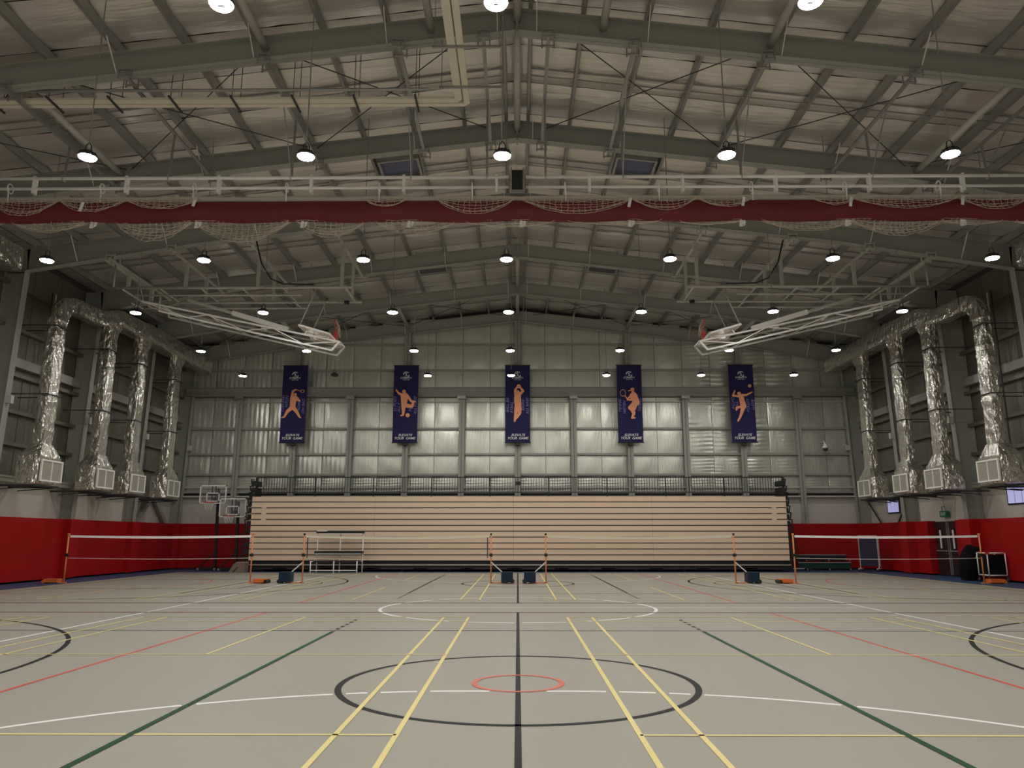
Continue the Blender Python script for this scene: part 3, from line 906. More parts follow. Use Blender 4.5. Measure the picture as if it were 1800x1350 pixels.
    for k in range(10):
        a = 2 * PI * k / 10
        p = (rc.x, rc.y + 0.23 * math.cos(a), rc.z + 0.23 * math.sin(a))
        q = (rc.x - s * 0.10, rc.y + 0.16 * math.cos(a + 0.3), rc.z - 0.12 + 0.16 * math.sin(a + 0.3))
        r = (rc.x - s * 0.14, rc.y + 0.13 * math.cos(a), rc.z - 0.3 + 0.1 * math.sin(a))
        mbb.tube([p, q, r], 0.008, 4)
    mbb.build('hoop_net', M_NET, rim)
    for yy in (24.75, 26.1):
        pipe(t, 'stay_rod', M_TUBE, [(X(6.85), yy, 9.74), (X(7.35), yy, 8.45)], 0.022, 6)
    MB().tube([(X(8.8), 24.2, zb(8.8) + 0.2), (X(8.6), 24.25, 10.5), (X(8.3), 24.4, 10.0), (X(7.9), 24.5, 9.85), (X(6.9), 24.55, 9.85)], 0.025, 6).build('power_cable', M_BLACK, t, True)
    MB().lathe([(0.02, -0.06), (0.09, -0.05), (0.10, 0.05), (0.02, 0.06)], (X(6.1), 26.1, 9.7), 12).build('winch_motor', M_BLACK, t)

# ================================================================== FOIL DUCTS
def duct_section(mb, path, su, sv, seed, step=0.16):
    """rectangular duct along path (list of (pos, dirU, dirV)); su, sv half sizes"""
    rnd = random.Random(seed)
    ring = []
    n = 4
    base = [(-1, -1), (-.5, -1), (0, -1), (.5, -1), (1, -1), (1, -.5), (1, 0), (1, .5), (1, 1), (.5, 1), (0, 1), (-.5, 1), (-1, 1), (-1, .5), (-1, 0), (-1, -.5)]
    rows = []
    for i, (p, U, V, a, b) in enumerate(path):
        band = 0.012 if i % 6 == 0 else 0.0
        row = []
        for (u, v) in base:
            w_ = rnd.uniform(-0.009, 0.009) + band
            corner = 0.93 if abs(u) == 1 and abs(v) == 1 else 1.0
            row.append(Vector(p) + Vector(U) * (u * (a * corner + w_)) + Vector(V) * (v * (b * corner + w_)))
        rows.append(row + [row[0]])
    mb.grid(rows)
    mb.add(rows[0][:-1], [tuple(range(15, -1, -1))])
    mb.add(rows[-1][:-1], [tuple(range(16))])
def path_between(p0, p1, U, V, a0, b0, a1=None, b1=None, step=0.15):
    p0, p1 = Vector(p0), Vector(p1)
    n = max(2, int((p1 - p0).length / step))
    a1 = a0 if a1 is None else a1; b1 = b0 if b1 is None else b1
    return [(p0 + (p1 - p0) * (i / n), U, V, a0 + (a1 - a0) * i / n, b0 + (b1 - b0) * i / n) for i in range(n + 1)]
def duct_system(s, ys, ye_, label, flip=1):
    t = thing('foil_duct', label, 'air duct', 'foil ducts', (0, 0, 0))
    xc = 15.30
    XU, YU, ZU = (1, 0, 0), (0, 1, 0), (0, 0, 1)
    y_first = ys[0]
    # header from the second drop to the end
    hd = MB()
    if len(ys) > 1:
        pth = path_between((s * 15.32, y_first + 0.75, 9.27), (s * 15.32, y_first + 2.2, 9.30), XU, ZU, 0.22, 0.26, 0.25, 0.27)
        pth += path_between((s * 15.32, y_first + 2.3, 9.32), (s * 15.32, ys[1], 9.60), XU, ZU, 0.26, 0.28, 0.31, 0.31)
    else:
        pth = path_between((s * 15.32, y_first - 0.2, 9.72), (s * 15.32, ye_, 9.70), XU, ZU, 0.32, 0.34)
    if len(ys) > 1:
        pth += path_between((s * 15.32, ys[1] + flip * 0.15, 9.62), (s * 15.32, ys[2], 9.69), XU, ZU, 0.33, 0.32, 0.33, 0.33)[0:]
        pth += path_between((s * 15.32, ys[2] + flip * 0.3, 9.68), (s * 15.32, ye_, 9.68), XU, ZU, 0.34, 0.36, 0.34, 0.36)
    duct_section(hd, pth, 0, 0, 11 + s)
    hd.build('header', M_DUCT, t)
    # elbow of the first drop
    el = MB()
    if flip < 0:
        ce = MB()
        duct_section(ce, path_between((s * 15.32, 21.8, 9.75), (s * 15.32, y_first - 0.3, 9.72), XU, ZU, 0.33, 0.36), 0, 0, 44)
        ce.build('header_end', M_DUCT, t)
    pth = []
    for k in range(9):
        a = PI / 2 * k / 8
        r = 0.72
        cy_, cz = y_first + flip * 0.72, 9.27 - r
        p = (s * 15.32, cy_ - flip * r * math.cos(a), cz + r * math.sin(a))
        V = (0, -flip * math.cos(a), math.sin(a))
        pth.append((p, XU, V, 0.20, 0.27))
    duct_section(el, pth, 0, 0, 21 + s)
    if flip > 0:
        el.build('elbow', M_DUCT, t)
    for i, y in enumerate(ys):
        dp = MB()
        top = 8.57 if i == 0 and flip > 0 else 9.38
        xo = s * 15.36
        duct_section(dp, path_between((xo, y, top), (s * 15.36, y, 4.38), XU, YU, 0.185, 0.28), 0, 0, 31 + i + s)
        d = dp.build('drop', M_DUCT, t)
        if i or flip < 0:
            cl = MB()
            duct_section(cl, path_between((s * 15.36, y + flip * 0.12, 9.42), (xo, y, 8.95), XU, YU, 0.22, 0.46, 0.19, 0.29, 0.1), 0, 0, 61 + i)
            cl.build('collar', M_DUCT, d)
        for z in (8.3, 6.0):
            mbb = MB()
            mbb.box(s * 15.13, s * 15.15, y - 0.35, y + 0.35, z, z + 0.03).box(s * 15.13, s * 16.6, y - 0.36, y - 0.34, z, z + 0.03).box(s * 15.13, s * 16.6, y + 0.34, y + 0.36, z, z + 0.03)
            mbb.build('duct_strap', M_DARK, d)
        bx = MB()
        duct_section(bx, path_between((s * 15.36, y, 4.40), (s * 15.38, y, 4.02), XU, YU, 0.20, 0.30, 0.365, 0.59, 0.1) + path_between((s * 15.38, y, 3.98), (s * 15.38, y, 3.14), XU, YU, 0.375, 0.61, 0.375, 0.61), 0, 0, 81 + i)
        b = bx.build('plenum_box', M_DUCT, d)
        gf = s * 14.985
        mbb = MB()
        gr = MB().box(gf - s * 0.02, gf + s * 0.03, y - 0.54, y + 0.54, 3.24, 3.86).build('grille', M_GRILLE, d)
        mbb = MB()
        f0, f1 = gf - s * 0.05, gf
        mbb.box(f0, f1, y - 0.57, y + 0.57, 3.84, 3.89).box(f0, f1, y - 0.57, y + 0.57, 3.20, 3.25).box(f0, f1, y - 0.57, y - 0.52, 3.25, 3.84).box(f0, f1, y + 0.52, y + 0.57, 3.25, 3.84).box(f0, f1, y - 0.012, y + 0.012, 3.25, 3.84)
        mbb.build('grille_frame', M_WHITE, d)
        mbb = MB()
        for k in range(14):
            mbb.box(f0 + s * 0.02, f1, y - 0.52, y + 0.52, 3.27 + k * 0.041, 3.285 + k * 0.041)
        mbb.build('grille_slats', M_GRILLE, d)['kind'] = 'stuff'
        mbb = MB()
        for q in (-0.5, 0.5):
            mbb.box(s * 15.05, s * 16.6, y + q - 0.03, y + q + 0.03, 3.04, 3.10)
            mbb.bar((s * 15.15, y + q, 3.04), (s * 16.3, y + q, 2.95), 0.03)
        mbb.box(s * 15.03, s * 15.09, y - 0.62, y + 0.62, 3.04, 3.10)
        mbb.build('support_bracket', M_DARK, d)
YS = [24.42, 27.68, 30.1, 33.28]
duct_system(-1, YS, 36.45, 'silver foil duct with four drops on the left wall')
duct_system(1, YS, 36.45, 'silver foil duct with four drops on the right wall')
duct_system(-1, [18.3], 17.4, 'silver foil duct end cut off by the left picture edge', -1)
duct_system(1, [18.3], 17.4, 'silver foil duct just outside the right picture edge', -1)

# ================================================================== BLEACHER
bl = thing('retractable_bleacher', 'closed retractable bleacher with beige fascia boards against the back wall', 'bleacher', None, (0, 34.0, 0))
Z_B, Z_T, NR = 0.445, 3.235, 11
ph = (Z_T - Z_B) / NR
cuts = [-11.75, -6.3, -0.2, 5.9, 11.8]
for r in range(NR):
    z0 = Z_B + r * ph
    off = 0.012 * (NR - r)
    for k in range(4):
        x0, x1 = cuts[k], cuts[k + 1]
        MB().box(x0 + 0.004, x1 - 0.004, 0.0 - 0.0, 0.03, z0 + 0.042, z0 + ph).build('fascia_board', M_WOOD, bl)
    MB().box(cuts[0], cuts[-1], 0.03, 0.06, z0, z0 + ph).build('deck_edge', M_BLACK, bl)
    if r in (7, 8, 9)[0:3]:
        for x in (-11.2, 11.25):
            MB().box(x - 0.1, x + 0.1, -0.005, 0.03, z0 - 0.01, z0 + 0.05).build('pull_latch', M_WOOD, bl)
MB().box(-11.75, 11.8, 0.1, 2.3, 0.45, Z_T - 0.02).build('body', M_BLACK, bl)
MB().box(-11.9, 11.95, 0.1, 2.6, 0.10, 0.44).build('under_frame', M_BLACK, bl)
MB().box(-11.8, 11.85, 0.02, 0.08, 0.275, 0.315).build('kick_strip', M_SILVER, bl)
for k in range(12):
    x = -11.2 + k * 2.05
    MB().tube([(x - 0.05, 0.3, 0.08), (x + 0.05, 0.3, 0.08)], 0.08, 10).build('wheel', M_DARK, bl)
    MB().box(x + 0.5, x + 1.1, 0.10, 0.14, 0.12, 0.16).build('drive_rail', M_SILVER, bl)
for s in (-1, 1):
    xo = 11.78
    for r in range(12):
        z = 0.45 + r * 0.30
        wx = 0.42 - 0.012 * r
        mbb = MB().box(s * xo, s * (xo + wx - 0.1), 0.15 + 0.03 * r, 1.3, z, z + 0.22)
        mbb.bar((s * (xo + wx), 0.25 + 0.05 * r, z - 0.02), (s * (xo + wx + 0.06), 0.25 + 0.05 * r, z + 0.30), 0.04)
        mbb.bar((s * (xo + wx - 0.12), 0.2 + 0.05 * r, z + 0.28), (s * (xo + wx + 0.06), 0.2 + 0.05 * r, z + 0.30), 0.04)
        mbb.build('end_frame', M_BLACK, bl)
gr = thing('guard_rail', 'black guard rail with thin balusters along the top of the bleacher', 'railing', None, (0, 35.7, 0))
RX0, RX1 = -12.15, 12.3
def railing(xa, xb):
    MB().box(xa, xb, -0.025, 0.025, 4.19, 4.24).build('top_rail', M_BLACK, gr)
    MB().box(xa, xb, -0.02, 0.02, 3.50, 3.54).build('bottom_rail', M_BLACK, gr)
railing(RX0, 0.0); railing(0.0, RX1)
bal = MB().box(-0.011, 0.011, -0.011, 0.011, 3.52, 4.21).mesh('baluster', M_BLACK)
nb = 200
for k in range(nb):
    o = link('baluster', bal, gr)
    o.location = (RX0 + (RX1 - RX0) * (k + 0.5) / nb, 0, 0)
for k in range(10):
    x = RX0 + (RX1 - RX0) * k / 9
    MB().box(x - 0.025, x + 0.025, -0.03, 0.03, 3.2, 4.24).build('rail_post', M_BLACK, gr)
MB().box(-0.12, 0.12, -0.04, 0.04, 3.85, 4.02).build('latch_plate', M_BLACK, gr)
for s, xe in ((-1, RX0), (1, RX1)):
    for zz in (4.21, 3.52):
        MB().bar((xe, 0, zz), (xe - s * 0.35, -1.2, zz - 0.1), 0.04).build('side_rail', M_BLACK, gr)
    for k in range(7):
        u = (k + 1) / 7
        MB().bar((xe - s * 0.35 * u, -1.2 * u, 3.45), (xe - s * 0.35 * u, -1.2 * u, 4.2 - 0.1 * u), 0.025).build('side_baluster', M_BLACK, gr)

# ================================================================== BANNERS
def cap(mb, p, q, r0, r1, y):
    p, q = Vector(p), Vector(q)
    d = (q - p)
    if d.length < 1e-6:
        d = Vector((0.001, 0))
    a0 = math.atan2(d.y, d.x)
    pts = []
    for k in range(9):
        a = a0 + PI / 2 + PI * k / 8
        pts.append((p.x + r0 * math.cos(a), y, p.y + r0 * math.sin(a)))
    for k in range(9):
        a = a0 - PI / 2 + PI * k / 8
        pts.append((q.x + r1 * math.cos(a), y, q.y + r1 * math.sin(a)))
    mb.add(pts, [tuple(range(18))])
def figure(parts, wd, ht):
    mb = MB(); y = 0.0
    for pr in parts:
        if pr[0] == 'ring':
            _, u, v, ru, rv, th = pr
            cx, cz = (u - 0.5) * wd, -v * ht
            n = 20
            vs = []
            for k in range(n):
                a = 2 * PI * k / n
                for f in (1, 1 - th):
                    vs.append((cx + ru * wd * f * math.cos(a), y, cz + rv * ht * f * math.sin(a)))
            mb.add(vs, [(2 * k, 2 * ((k + 1) % n), 2 * ((k + 1) % n) + 1, 2 * k + 1) for k in range(n)])
        else:
            pts, r = pr[0], pr[1]
            P = [((u - 0.5) * wd, -v * ht) for u, v in pts]
            if len(P) == 1:
                cap(mb, P[0], P[0], r[0] * wd, r[0] * wd, y)
            for i in range(len(P) - 1):
                cap(mb, P[i], P[i + 1], r[i] * wd, r[i + 1] * wd, y); y -= 0.0002
        y -= 0.0002
    return mb
FIGS = [
 ('badminton player', [('ring', .83, .335, .085, .021, .35), ([(.75, .331), (.55, .314)], (.012, .015)), ([(.55, .314), (.44, .335), (.41, .43)], (.03, .045, .065)), ([(.55, .378)], (.062,)),
   ([(.54, .40), (.48, .44), (.46, .545)], (.05, .13, .11)), ([(.58, .44), (.74, .46), (.60, .408)], (.05, .035, .03)), ([(.43, .55), (.26, .60), (.16, .665), (.06, .678)], (.09, .065, .04, .025)), ([(.5, .55), (.64, .60), (.76, .665), (.81, .678)], (.09, .065, .04, .03))],
   [('TON BAD', .06, .50), ('NTON', .22, .47), ('ADMI', .72, .53), ('ON BAD', .90, .53)]),
 ('footballer', [([(.43, .34)], (.075,)), ([(.44, .36), (.45, .40), (.44, .52)], (.05, .15, .11)), ([(.36, .385), (.22, .365), (.11, .322)], (.055, .045, .03)), ([(.57, .40), (.73, .468), (.89, .474)], (.06, .045, .03)),
   ([(.42, .52), (.42, .58), (.42, .645), (.33, .653)], (.09, .07, .04, .03)), ([(.48, .52), (.76, .535), (.82, .48)], (.09, .065, .045)), ([(.6, .648)], (.085,))],
   [('LL FOOT', .08, .50), ('ALL F', .24, .55), ('FO', .70, .57), ('ALL FOOT', .90, .52)]),
 ('basketball player', [([(.55, .275)], (.085,)), ([(.42, .375), (.40, .325), (.48, .285)], (.06, .05, .035)), ([(.60, .375), (.72, .335), (.61, .29)], (.06, .05, .035)), ([(.5, .345)], (.07,)),
   ([(.50, .38), (.50, .46), (.52, .56)], (.13, .14, .13)), ([(.45, .56), (.42, .64), (.38, .725)], (.085, .06, .04)), ([(.58, .56), (.58, .625), (.47, .68), (.42, .70)], (.085, .065, .045, .035))],
   [('BALL BA', .10, .52), ('ETBAL', .27, .55), ('BASKE', .72, .52), ('ALL BASK', .90, .53)]),
 ('tennis player', [('ring', .23, .364, .12, .047, .16), ([(.32, .405), (.40, .445)], (.018, .02)), ([(.40, .452), (.58, .452), (.59, .39)], (.03, .05, .07)), ([(.62, .318)], (.078,)), ([(.56, .33), (.45, .335)], (.03, .02)),
   ([(.63, .345), (.67, .40), (.76, .49)], (.05, .14, .13)), ([(.40, .44), (.52, .41), (.56, .385)], (.025, .04, .05)), ([(.74, .49), (.50, .555), (.66, .615), (.57, .685)], (.12, .085, .05, .045)), ([(.70, .52), (.60, .60), (.66, .64)], (.10, .07, .04)), ([(.56, .685), (.68, .685)], (.03, .03))],
   [('TENNIS', .10, .53), ('NISTEN', .28, .55), ('TE', .70, .57), ('TENNIS', .90, .52)]),
 ('volleyball player', [([(.83, .274)], (.07,)), ([(.38, .372)], (.075,)), ([(.47, .395), (.68, .392), (.92, .353)], (.05, .04, .025)), ([(.36, .41), (.13, .40), (.21, .338)], (.045, .04, .03)),
   ([(.46, .41), (.48, .46), (.53, .535)], (.10, .105, .12)), ([(.52, .55), (.42, .64), (.33, .70), (.28, .725)], (.09, .055, .04, .035)), ([(.47, .545), (.25, .555), (.24, .585)], (.06, .04, .035))],
   [('ALLVO', .12, .50), ('BALL', .27, .53), ('VOLLEY', .72, .53), ('LLEYB', .92, .52)]),
]
BW, BH = 1.2, 3.8
t_elev = text_mesh('ELEVATE', 0.17, M_PRINTW, 'slogan', 0.25)
t_game = text_mesh('YOUR', 0.17, M_PRINTW, 'slogan', 0.25)
t_game2 = text_mesh('GAME', 0.17, M_PRINTW, 'slogan', 0.25)
t_star = text_mesh('STARCITY', 0.125, M_PRINTW, 'club_name')
t_club = text_mesh('SPORTS CLUB', 0.05, M_PRINTW, 'club_subtitle')
t_s = text_mesh('S', 0.25, M_PRINTW, 'emblem')
bpos = ['leftmost', 'second from left', 'middle', 'second from right', 'rightmost']
for i, (who, parts, words) in enumerate(FIGS):
    x = (i - 2) * 5.45
    t = thing('wall_banner', 'navy hanging banner with orange %s, %s of five' % (who, bpos[i]), 'banner', 'sport banners on the back wall', (x, 36.50, 9.74))
    P = [[(BW * (u / 8 - 0.5), 0.02 * math.sin(3 * v / 10 + i) * (u / 8 - .5), -BH * v / 16) for u in range(9)] for v in range(17)]
    mb = MB().grid(P)
    mb.grid([[(p[0], p[1] + 0.012, p[2]) for p in r][::-1] for r in P])
    mb.build('banner_cloth', M_NAVYB, t)
    MB().tube([(-BW / 2 - 0.03, 0.0, 0.01), (BW / 2 + 0.03, 0.0, 0.01)], 0.025, 8).build('top_pole', M_BLACK, t)
    MB().tube([(-BW / 2 - 0.03, 0.0, -BH), (BW / 2 + 0.03, 0.0, -BH)], 0.025, 8).build('bottom_pole', M_BLACK, t)
    MB().box(-0.1, 0.1, 0.0, 0.32, -BH - 0.12, -BH - 0.02).build('fixing_bracket', M_BLACK, t)
    balls = [p for p in parts if p[0] != 'ring' and len(p[0]) == 1 and p[1][0] in (.07, .085) ]
    f = figure([p for p in parts if p not in balls], BW, BH).build('printed_figure', M_FIG, t)
    f.location = (0, -0.022, 0)
    for p in balls:
        f = figure([p], BW, BH).build('printed_ball', M_FIG, t)
        f.location = (0, -0.024, 0)
    for j, (wrd, u, v) in enumerate(words):
        o = link('printed_word', text_mesh(wrd, 0.19, M_PRINTP, 'printed_word', 0.2, 0.0005), t)
        o.rotation_euler = (PI / 2, -PI / 2, 0)
        o.location = ((u - 0.5) * BW, -0.017, -v * BH)
    def put(me, z, nm, xx=0):
        o = link(nm, me, t); o.rotation_euler = (PI / 2, 0, 0); o.location = (xx, -0.021, z)
    put(t_elev, -BH * 0.905, 'slogan', 0.02); put(t_game, -BH * 0.945, 'slogan', -0.27); put(t_game2, -BH * 0.945, 'slogan', 0.28)
    put(t_star, -BH * 0.165, 'club_name'); put(t_club, -BH * 0.188, 'club_subtitle')
    put(t_s, -BH * 0.122, 'emblem')
    mb = MB()
    for k in range(2):
        a0 = 0.7 + PI * k
        pts = [(0.15 * math.cos(a0 + a), 0, -BH * 0.122 + 0.15 * math.sin(a0 + a)) for a in np.linspace(0, 2.2, 12)]
        mb.tube(pts, 0.014, 4)
    mb.bar((-0.15, 0, -BH * .122), (-0.06, 0, -BH * .122 + 0.12), 0.02, 0.004, (0, 1, 0)).bar((0.15, 0, -BH * .122), (0.06, 0, -BH * .122 - 0.12), 0.02, 0.004, (0, 1, 0))
    o = mb.build('emblem_ring', M_PRINTW, t); o.location = (0, -0.02, 0); o.scale = (1, 0.2, 1)

# dome camera
t = thing('dome_camera', 'white dome security camera on a bracket at the right of the back wall', 'camera', None, (14.75, 36.55, 5.66))
MB().lathe([(0.03, 0.25), (0.06, 0.22), (0.10, 0.1), (0.14, 0.08), (0.14, 0.0)], (0, 0, 0), 16).build('housing', M_WHITE, t, True)
MB().lathe([(0.12, 0.0), (0.11, -0.07), (0.06, -0.13), (0.01, -0.145)], (0, 0, 0), 16).build('dome', M_DARK, t, True)
MB().tube([(0, 0, 0.24), (0, 0.1, 0.33), (0, 0.6, 0.33)], 0.025, 8).build('bracket', M_WHITE, t, True)

# ================================================================== BADMINTON NETS AND POSTS
NY = 25.65
posts = [(-14.88, 'flat', -1), (-8.76, 'flat', 1), (-7.05, 'box', -1), (-0.88, 'box', 1), (0.92, 'box', -1), (7.1, 'box', 1), (9.05, 'flat', -1), (15.15, 'flat', 1)]
plab = ['orange net post with flat weight by the left red wall pads', 'orange net post with flat weight before the left end of the bleacher', 'orange net post with navy wheeled box beside the tiered stand', 'orange net post with navy wheeled box just left of the black centre line',
        'orange net post with navy wheeled box just right of the black centre line', 'orange net post with navy wheeled box before the right part of the bleacher', 'orange net post with flat weight before the right end of the bleacher', 'orange net post with flat weight in front of the wheeled cart']
for (x, kind, d), lab in zip(posts, plab):
    t = thing('net_post', lab, 'net post', 'badminton net posts', (x, NY, 0))
    lean = 0.0
    MB().tube([(0, 0, 0.03), (0, 0, 1.56)], 0.024, 10).build('pole', M_ORANGE, t, True)
    MB().box(-0.03, 0.03, -0.03, 0.03, 1.54, 1.6).build('pole_cap', M_BLACK if kind == 'box' else M_ORANGE, t)
    MB().box(-0.05, 0.05, -0.04, 0.04, 0.85, 0.95).build('cord_cleat', M_BLACK, t)
    if kind == 'flat':
        MB().box(-0.08 if d > 0 else -0.5, 0.5 if d > 0 else 0.08, -0.05, 0.05, 0.0, 0.03).build('base_plate', M_ORANGE, t)
        MB().box(d * 0.14, d * 0.58, -0.16, 0.16, 0.03, 0.14).build('weight', M_ORANGE2, t)
        MB().tube([(d * 0.56, -0.2, 0.06), (d * 0.56, 0.2, 0.06)], 0.06, 12).build('wheel', M_BLACK if abs(x) < 12 else M_ORANGE2, t)
    else:
        MB().box(-0.06, 0.06, -0.04, 0.04, 0.0, 0.03).box(0, d * 0.55, -0.04, 0.04, 0.0, 0.035).build('base_plate', M_ORANGE, t)
        MB().box(d * 0.34, d * 0.72, -0.2, 0.2, 0.04, 0.36).build('weight_box', M_NAVY, t)
        MB().tube([(d * 0.70, -0.23, 0.07), (d * 0.70, 0.23, 0.07)], 0.07, 12).build('wheel', M_BLACK, t)
        MB().bar((0, 0, 0.68), (d * 0.36, 0, 0.36), 0.03).build('brace', M_WHITE, t)
for k, (a, b, lab) in enumerate(((0, 1, 'badminton net with white tape in front of the left red pads'), (2, 3, 'badminton net before the left half of the bleacher'), (4, 5, 'badminton net before the right half of the bleacher'), (6, 7, 'badminton net with white tape in front of the right red pads'))):
    x0, x1 = posts[a][0] + 0.055, posts[b][0] - 0.055
    t = thing('badminton_net', lab, 'net', 'badminton nets', (0, NY, 0))
    sagf = 0.035 if k in (0, 3) else 0.055
    zt = lambda u: 1.54 - sagf * 4 * u * (1 - u)
    n = 30
    mb = MB()
    P = [[(x0 + (x1 - x0) * i / n, dy, zt(i / n) + dz) for i in range(n + 1)] for dy, dz in ((-0.006, 0.0), (-0.006, -0.075), (0.006, -0.075), (0.006, 0.0), (-0.006, 0.0))]
    mb.grid(P)
    mb.build('top_tape', M_TAPE if k in (0, 3) else M_CREAM, t)
    mb = MB()
    nv = 150
    for i in range(nv + 1):
        u = i / nv; x = x0 + (x1 - x0) * u
        mb.box(x - 0.0005, x + 0.0005, -0.0005, 0.0005, zt(u) - 0.74, zt(u) - 0.07)
    for j in range(1, 18):
        for i in range(6):
            u, v = i / 6, (i + 1) / 6
            mb.bar((x0 + (x1 - x0) * u, 0, zt(u) - 0.07 - j * 0.038), (x0 + (x1 - x0) * v, 0, zt(v) - 0.07 - j * 0.038), 0.001)
    mb.build('net_mesh', M_DARK, t)['kind'] = 'stuff'
    MB().tube([(x0 + (x1 - x0) * i / 10, 0, zt(i / 10) - 0.74) for i in range(11)], 0.007, 5).build('bottom_cord', M_WHITE if k in (0, 3) else M_CREAM, t)
    for xx, dd in ((x0 + 0.06, 1), (x1 - 0.06, -1)) if k == 1 else ():
        MB().box(xx - 0.015, xx + 0.015, -0.004, 0.004, 0.8, 1.5).build('side_tape', M_BLACK if k == 1 else M_CREAM, t)

# ================================================================== PORTABLE HOOPS
for (x, y, zc, lab) in ((-13.98, 35.2, 3.4, 'taller portable basketball hoop with black pole in the left corner'), (-12.86, 34.75, 2.78, 'shorter portable basketball hoop with black pole beside the bleacher')):
    t = thing('portable_hoop', lab, 'basketball hoop', 'portable hoops', (x, y, 0))
    px_ = 0.16
    MB().bar((px_ + 0.05, 0.3, 0.1), (px_ - 0.02, 0.25, zc + 0.3), 0.11).build('pole', M_BLACK, t)
    MB().box(-0.55, 0.4, 0.0, 0.9, 0.02, 0.14).build('base', M_BLACK, t)
    MB().bar((px_ + 0.03, 0.3, 0.85), (-0.5, 0.3, 0.15), 0.05).build('stay', M_BLACK, t)
    for q in (-0.45, 0.3):
        MB().tube([(q, -0.05, 0.06), (q + 0.06, -0.05, 0.06)], 0.06, 10).build('wheel', M_SILVER, t)
    bw, bh = 0.61, 0.42
    MB().box(-bw, bw, -0.01, 0.01, zc - bh, zc + bh).build('backboard', M_CLEAR, t)
    def fr(x0, x1, z0, z1, th, nm, m):
        MB().box(x0, x1, -0.03, 0.02, z1 - th, z1).box(x0, x1, -0.03, 0.02, z0, z0 + th).box(x0, x0 + th, -0.03, 0.02, z0, z1).box(x1 - th, x1, -0.03, 0.02, z0, z1).build(nm, m, t)
    fr(-bw, bw, zc - bh, zc + bh, 0.045, 'board_frame', M_WHITE)
    fr(-0.3, 0.3, zc - 0.32, zc + 0.08, 0.04, 'target_square', M_WHITE)
    MB().bar((-0.06, 0.03, zc - bh), (-0.06, 0.03, zc + bh), 0.04).bar((0.1, 0.03, zc - bh), (0.1, 0.03, zc + bh), 0.04).box(-0.05, 0.10, 0.03, 0.25, zc - 0.3, zc - 0.12).build('board_support', M_BLACK, t)
    rim = MB().tube([(-0.05 + 0.23 * math.cos(a), -0.30 + 0.23 * math.sin(a), zc - 0.37) for a in np.linspace(0, 2 * PI, 21)[:-1]], 0.02, 6, True).build('rim', M_RIM, t)
    mb = MB()
    for k in range(10):
        a = 2 * PI * k / 10
        mb.tube([(-0.05 + 0.23 * math.cos(a), -0.30 + 0.23 * math.sin(a), zc - 0.37), (-0.05 + 0.17 * math.cos(a + .3), -0.30 + 0.17 * math.sin(a + .3), zc - 0.53), (-0.05 + 0.13 * math.cos(a), -0.30 + 0.13 * math.sin(a), zc - 0.70)], 0.007, 4)
        mb.tube([(-0.05 + 0.23 * math.cos(a), -0.30 + 0.23 * math.sin(a), zc - 0.37), (-0.05 + 0.17 * math.cos(a - .3), -0.30 + 0.17 * math.sin(a - .3), zc - 0.53)], 0.007, 4)
    mb.build('hoop_net', M_WHITE, rim)

# ================================================================== TIERED STAND
t = thing('tiered_stand', 'white tube tiered stand with two dark shelves in front of the bleacher', 'stand', None, (-7.58, 33.1, 0))
for x in (-0.97, 0.0, 0.97):
    MB().tube([(x, 0.1, 0.0), (x, 0.1, 1.66)], 0.025, 8).build('leg', M_WHITE, t, True)
    MB().tube([(x - 0.09, -0.55, 0.0), (x - 0.09, -0.55, 0.5)], 0.025, 8).build('front_leg', M_WHITE, t, True)
    MB().tube([(x - 0.09, -0.55, 0.48), (x, 0.1, 0.48)], 0.02, 6).build('side_tube', M_WHITE, t)
MB().box(-1.0, 1.0, -0.08, 0.28, 1.64, 1.72).build('top_shelf', M_BLACK, t)
MB().tube([(-0.97, -0.08, 1.61), (0.97, -0.08, 1.61)], 0.02, 6).build('top_tube', M_WHITE, t)
MB().box(-1.0, 1.0, -0.25, 0.2, 0.80, 0.90).build('middle_shelf', M_BLACK, t)
MB().tube([(-0.97, -0.25, 0.78), (0.97, -0.25, 0.78)], 0.018, 6).build('middle_tube', M_WHITE, t)
MB().tube([(-1.06, -0.55, 0.12), (0.88, -0.55, 0.12)], 0.02, 6).build('foot_tube', M_WHITE, t)
MB().box(-0.97, 0.97, -0.5, -0.2, 0.44, 0.5).build('foot_board', M_BLACK, t)
MB().box(-0.97, -0.58, -0.1, 0.1, 1.72, 1.75).build('paper_sheet', M_WHITE, t)

# foam wedge
t = tag(MB().prism([(-0.34, 0.0), (0.34, 0.0), (0.36, 0.42), (-0.02, 0.42), (-0.12, 0.36)], 'y', -0.25, 0.25).build('foam_wedge', M_WEDGE), 'taupe foam wedge on the floor at the left end of the bleacher', 'wedge')
t.location = (-12.0, 33.55, 0)
MB().bar((-0.12, -0.255, 0.02), (0.05, -0.255, 0.22), 0.05, 0.01, (0, 1, 0)).build('strap', M_DARK, t)
MB().box(-0.02, 0.37, -0.26, 0.26, 0.42, 0.435).build('top_cover', mat('tan_cover', (0.42, 0.36, 0.28), 0.7), t)

